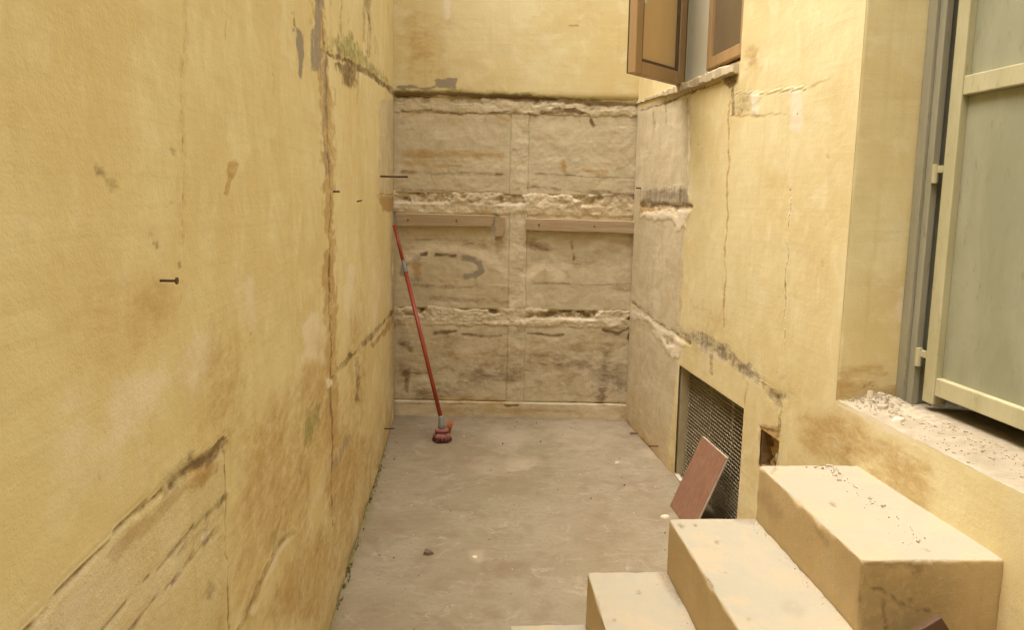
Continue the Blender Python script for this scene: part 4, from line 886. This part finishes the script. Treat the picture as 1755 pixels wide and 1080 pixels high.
L_ = lambda t: bt*(1-t)+top*t
bm = new_bm(); tube(bm, [L_(0.0), L_(0.752)], 0.0128, 12); finish(bm, 'lower_pole', RED, br, True)
bm = new_bm(); tube(bm, [L_(0.80), L_(0.995)], 0.0108, 12); tube(bm, [L_(0.993), L_(1.0)], 0.0112, 12); finish(bm, 'upper_pole', RED, br, True)
bm = new_bm(); tube(bm, [L_(0.742), L_(0.752), L_(0.755), L_(0.81)], [0.0142, 0.0142, 0.0122, 0.0112], 12); finish(bm, 'joint', GREYP, br, True)
hdir = hd+np.array([0, 0, 0.05])
bm = new_bm(); tube(bm, [L_(0.012), L_(0.0), (bt+hdir)/2+np.array([0, 0, .01]), hdir+np.array([0, 0.0, 0.02])], [0.0145, 0.017, 0.020, 0.030], 12); finish(bm, 'socket', GREYP, br, True)
bm = new_bm()
rr = random.Random(3)
for k in range(170):                        # bristle tufts fanning out and down
    a = rr.uniform(0, 2*math.pi); q = math.sqrt(rr.random()); b0 = hd+np.array([0.036*q*math.cos(a), 0.028*q*math.sin(a), 0.066-0.012*q])
    b1 = hd+np.array([(0.058*q+rr.uniform(-.01, .01))*math.cos(a), (0.047*q+rr.uniform(-.01, .01))*math.sin(a), rr.uniform(0.003, 0.012)])
    tube(bm, [b0, (b0+b1)/2+np.array([0.006*math.cos(a), 0.006*math.sin(a), 0.006]), b1], [0.0045, 0.005, 0.0035], 5)
finish(bm, 'bristles', PINK, br, True)
bm = new_bm(); bmesh.ops.create_icosphere(bm, subdivisions=3, radius=1.0)
for v in bm.verts: v.co = Vector((v.co.x*0.044, v.co.y*0.034, v.co.z*0.022 if v.co.z > 0 else v.co.z*0.014))+Vector(hd)+Vector((0, 0, 0.068))
finish(bm, 'brush_block', PINK, br, True)
bm = new_bm(); q0 = hit(767, 744, (0, hd[1]+0.02, 0), (0, 1, 0)); q1 = hit(772, 722, (0, hd[1]+0.03, 0), (0, 1, 0))
for k in range(6): tube(bm, [q0+np.array([(k-2.5)*0.005, 0, 0]), (q0+q1)/2+np.array([(k-2.5)*0.006, 0, 0.003*(k % 2)]), q1+np.array([(k-2.5)*0.007, 0, 0.006*((k*7) % 3)])], 0.004, 5)
finish(bm, 'scraper_edge', RUST, br, True)

# ------------------------------------------------------------------ tile leaning on the vent
TILE = NT('red_brown_tile'); p_ = TILE.coord(); st_ = TILE.noise(TILE.scale(p_, (60, 60, 3)), 1.0, 5, 0.7, 0.4); b_ = TILE.noise(p_, 9, 4, 0.6)
ct = TILE.mix(TILE.ramp(st_, 0.35, 0.65), (0.20, 0.098, 0.058), (0.25, 0.135, 0.085)); ct = TILE.mix(TILE.math('MULTIPLY', TILE.ramp(b_, 0.45, 0.7), 0.45), ct, (0.29, 0.175, 0.12))
TILE = TILE.done(ct, 0.5, TILE.bump(st_, 0.25, 0.002))
TB = simple_material('tile_body', (0.46, 0.38, 0.28), (0.54, 0.46, 0.35), 30, 0.9, 0, 0.5)
tl = ground(1147, 868); ttl = hit(1199, 743, RW.O-RW.N*0.0, RW.N); ttr = hit(1240, 780, RW.O, RW.N)
uu_ = ttr-ttl; uu_[2] = 0; TWID = np.linalg.norm(uu_); uu_ /= TWID
vv_ = ttl-tl; vv_ -= uu_*np.dot(vv_, uu_); TLEN = np.linalg.norm(vv_); vv_ /= TLEN; nn_ = np.cross(uu_, vv_); nn_ = nn_ if np.dot(nn_, EYE-tl) > 0 else -nn_
print('tile', TWID, TLEN, tl, ttl, ttr)
te = empty('floor_tile', tuple(tl), 'reddish brown tile leaning on the mesh grille beside the steps', 'tile')
bm = new_bm(); frame_box(bm, tl, uu_, vv_, nn_, (0, TWID), (0.002, TLEN), (-0.012, -0.003), 0.0015); finish(bm, 'tile_body', TB, te)
bm = new_bm(); frame_box(bm, tl, uu_, vv_, nn_, (0.002, TWID-0.002), (0.004, TLEN-0.003), (-0.0035, 0.0), 0.0012); finish(bm, 'glazed_face', TILE, te)

# ------------------------------------------------------------------ nails and rods
RUSTY = simple_material('rusty_iron', (0.09, 0.058, 0.034), (0.15, 0.09, 0.05), 60, 0.8, 0.3, 0.4)
def nail(plane, px, py, length, r, label, head=True, tilt=0.0, cat='nail', back=0.02):
    u, v = plane.uv(px, py); bm = new_bm(); d_ = plane.N+np.array([0, 0, tilt])
    p0 = plane.at(u, v)-d_*back; p1 = plane.at(u, v)+d_*length; tube(bm, [p0, p1], r, 8)
    o = finish(bm, 'nail' if cat == 'nail' else 'rod', RUSTY, None, True); tag(o, label, cat)
    if head:
        bm = new_bm(); tube(bm, [p1-d_*0.001, p1+d_*0.0015], r*2.6, 10); finish(bm, 'nail_head', RUSTY, o)
    return o
nail(LW, 275, 481, 0.023, 0.0020, 'rusty nail sticking out of the near left wall by the vertical crack')
nail(LW, 571, 328, 0.022, 0.0035, 'small dark nail in the long vertical joint of the left wall', False)
nail(LW, 612, 345, 0.020, 0.003, 'tiny nail between the vertical joint and the bare corner', False, 0.2)
nail(LW, 651, 302, 0.15, 0.0055, 'thin iron rod jutting from the bare top corner of the left wall', False, 0.0, 'rod')
nail(LW, 658, 735, 0.06, 0.004, 'short rod low at the foot of the left wall', False, 0.0, 'rod')
nail(RW, 1093, 743, 0.05, 0.0045, 'small rod low at the far foot of the right wall', False, 0.0, 'rod')
nail(RW, 1127, 765, 0.05, 0.0045, 'small rod low in the right wall beside the vent', False, 0.0, 'rod')
nail(RW, 1098, 322, 0.03, 0.005, 'iron rod end in the far right corner above the ledge', False, 0.0, 'rod')

# ------------------------------------------------------------------ rubble, chips, crumbs
CHIP = simple_material('plaster_chip', (0.58, 0.50, 0.37), (0.66, 0.58, 0.44), 30, 0.9, 0, 0.5)
CHIPD = simple_material('dark_crumb', (0.11, 0.078, 0.045), (0.16, 0.115, 0.07), 30, 0.9, 0, 0.5)
CHIPG = simple_material('grey_rubble', (0.37, 0.32, 0.23), (0.47, 0.41, 0.30), 30, 0.9, 0, 0.6)
def shard_into(bm, c, s, rnd, flat=0.4):
    k = rnd.randint(5, 7); a0 = rnd.uniform(0, 6.28); h = s*flat*rnd.uniform(0.5, 1.2); tl_ = (rnd.uniform(-.3, .3), rnd.uniform(-.3, .3))
    lo, hi = [], []
    for i in range(k):
        a = a0+i*6.283/k+rnd.uniform(-.3, .3); r = s*rnd.uniform(0.55, 1.0); x, y = r*math.cos(a), r*math.sin(a)
        lo.append(bm.verts.new((c[0]+x, c[1]+y, c[2]-0.003))); hi.append(bm.verts.new((c[0]+x*.8, c[1]+y*.8, c[2]+h*(1+tl_[0]*x/s+tl_[1]*y/s))))
    for i in range(k): bm.faces.new((lo[i], lo[(i+1) % k], hi[(i+1) % k], hi[i]))
    bm.faces.new(hi); bm.faces.new(lo[::-1])
def chip(name, px, py, s, label, mat, z=0.0, flat=0.4, seed=0, cat='chip'):
    c = ground(px, py, z); bm = new_bm(); shard_into(bm, (c[0], c[1], z), s, random.Random(seed), flat); o = finish(bm, name, mat); return tag(o, label, cat)
chip('plaster_chip', 1141, 886, 0.028, 'flat white plaster chip on the floor at the foot of the tile', CHIP, 0.002, 0.25, 2)
chip('plaster_chip', 814, 957, 0.020, 'pale plaster chip alone on the open floor', CHIP, 0.002, 0.35, 5)
chip('plaster_chip', 1058, 794, 0.022, 'pale plaster chip on the floor nearest the vent corner', CHIP, 0.002, 0.3, 8)
chip('dried_leaf', 733, 949, 0.030, 'dark crumpled dry leaf on the floor left of centre', CHIPD, 0.002, 0.5, 9, 'leaf')
bm = new_bm(); s0 = ground(1152, 808); s1 = ground(1168, 830); frame_box(bm, (s0+np.array([0, 0, 0.003])), (s1-s0)/np.linalg.norm(s1-s0), np.cross(UP, (s1-s0)/np.linalg.norm(s1-s0)), UP, (0, np.linalg.norm(s1-s0)), (-0.012, 0.012), (0, 0.016), 0.002)
tag(finish(bm, 'wood_offcut', simple_material('pale_offcut', (0.46, 0.42, 0.33), (0.54, 0.5, 0.4), 20, 0.8)), 'pale wood offcut lying at the far foot of the vent', 'offcut')
# rubble heap on the threshold
rb = random.Random(12)
for k, (px, py, s, f, lab) in enumerate([(1494, 690, .026, 1.3, 'upright pale plaster shard on the threshold by the reveal'), (1512, 700, .034, .5, 'flat grey plaster lump on the threshold beside the upright shard'), (1541, 722, .024, .5, 'lone pale plaster lump midway along the threshold')]):
    chip('plaster_lump', px, py, s, lab, CHIP if k != 1 else CHIPG, THR+0.001, f, 31+k, 'rubble')
bm = new_bm()
hu = np.linspace(UC+0.003, UC+0.42, 70); hn = np.linspace(0.03, RD+0.01, 34); U_, N_ = np.meshgrid(hu, hn, indexing='ij')
Zh = 0.030*np.exp(-((U_-UC-0.05)/0.075)**2-((N_-0.13)/0.06)**2)*(0.7+0.9*np.abs(fbm(U_*40, N_*40, 5, 4))) + 0.010*np.exp(-((U_-UC-0.2)/0.12)**2-((N_-0.17)/0.05)**2) + 0.006*fbm(U_*60, N_*60, 6, 4) - 0.004
vv_h = [[bm.verts.new(tuple(RW.at(U_[i, j], THR+0.0005+max(-0.004, Zh[i, j]), -N_[i, j]))) for j in range(34)] for i in range(70)]
for i in range(69):
    for j in range(33): bm.faces.new((vv_h[i][j], vv_h[i+1][j], vv_h[i+1][j+1], vv_h[i][j+1]))
for k in range(620):
    d_ = rb.random()**2.2; u = UC+0.01+0.75*d_; n_ = rb.uniform(0.015, RD-0.005)
    if rb.random() < 0.6: n_ = min(RD-0.005, max(0.03, rb.gauss(0.14, 0.04)))
    z_ = 0.030*math.exp(-((u-UC-0.05)/0.075)**2-((n_-0.13)/0.06)**2)*0.9
    shard_into(bm, RW.at(u, THR+0.001+z_, -n_), rb.choice([.0015, .002, .002, .003, .003, .004, .006]), rb, 0.7)
tag(finish(bm, 'rubble', CHIPG), 'loose plaster crumbs scattered over the threshold', kind='stuff')
bm = new_bm()
for k in range(120):                         # crumbs at the back of the top tread
    a = A0+0.01+(A1-A0-0.05)*rb.random()**2.2; b = 0.005+0.03*(a-A0)+abs(rb.gauss(0, 0.03)); shard_into(bm, at_step(a, b, 4*RISE+0.002), rb.choice([.0008, .001, .0015, .0015, .002, .003, .006]), rb, 0.5)
for k in range(60):
    a = A0+0.01+(A1-A0-0.05)*rb.random(); b = bs[1]+0.012+abs(rb.gauss(0, 0.02)); shard_into(bm, at_step(a, b, 3*RISE+0.0015), rb.choice([.0007, .001, .001, .0015, .002, .003]), rb, 0.5)
for k in range(45):
    a = A0+0.01+(A1-A0-0.05)*rb.random(); b = bs[2]+0.012+abs(rb.gauss(0, 0.02)); shard_into(bm, at_step(a, b, 2*RISE+0.0015), rb.choice([.0007, .001, .001, .0015, .002, .003]), rb, 0.5)
tag(finish(bm, 'step_crumbs', CHIPG), 'plaster crumbs lying at the back of the treads', kind='stuff')
for mat_, n, nm in ((CHIPD, 110, 'dark_grit'), (CHIP, 30, 'pale_grit')):
    bm = new_bm(); k = 0
    while k < n:
        x = rb.uniform(-0.75, 1.0); y = rb.uniform(1.9, D-0.05); l = (x-LW.O[0])*LW.N[0]+(y-LW.O[1])*LW.N[1]; r_ = (x-RW.O[0])*RW.N[0]+(y-RW.O[1])*RW.N[1]
        if l < 0.02 or r_ < 0.02: continue
        if rb.random() < 0.2: x = LW.O[0]+LW.U[0]*(D-y)+abs(rb.gauss(0.03, 0.05))
        shard_into(bm, (x, y, 0.001), rb.choice([.0015, .002, .002, .003, .004, .006]), rb, 0.6); k += 1
    tag(finish(bm, nm, mat_), 'grit scattered over the concrete floor', kind='stuff')
# moss tufts along the foot of the left wall
MOSSM = simple_material('moss', (0.17, 0.165, 0.04), (0.23, 0.21, 0.06), 60, 0.95, 0, 0.6)
bm = new_bm()
for k in range(150):
    t = rb.choice([rb.uniform(1.0, 1.7), rb.uniform(2.0, 2.6), rb.uniform(0.6, 3.6)]); q = LW.at(t, 0.002, rb.uniform(0.0, 0.016)); s = rb.uniform(0.003, 0.009)
    for j in range(4):
        a = rb.uniform(0, 6.28); tip = q+np.array([s*math.cos(a), s*math.sin(a), s*rb.uniform(0.8, 2.0)])
        v = [bm.verts.new(tuple(q+np.array([0.003*math.cos(a+1.6), 0.003*math.sin(a+1.6), 0]))), bm.verts.new(tuple(q-np.array([0.003*math.cos(a+1.6), 0.003*math.sin(a+1.6), 0]))), bm.verts.new(tuple(tip))]
        bm.faces.new(v)
tag(finish(bm, 'moss', MOSSM), 'green moss along the foot of the left wall', kind='stuff')
# dark board leaning at the near end of the steps
yb = at_step(A1+0.07, 0, 0)[1]
p0 = hit(1520, 1103, (0, yb, 0), (0, 1, 0)); p1 = hit(1606, 1051, (0, yb, 0), (0, 1, 0)); d1 = (p1-p0)/np.linalg.norm(p1-p0); d2 = np.cross(d1, (0, 1, 0)); d2 = d2 if d2[2] < 0 else -d2
bm = new_bm(); frame_box(bm, p0, d1, d2, (0, -1, 0), (0, np.linalg.norm(p1-p0)), (0, (p0[2])/-d2[2]-0.0), (0, 0.02), 0.003)
bd = finish(bm, 'dark_board', simple_material('dark_brown_board', (0.075, 0.04, 0.022), (0.10, 0.056, 0.03), 10, 0.6))
tag(bd, 'dark brown board propped at the near end of the steps', 'board')
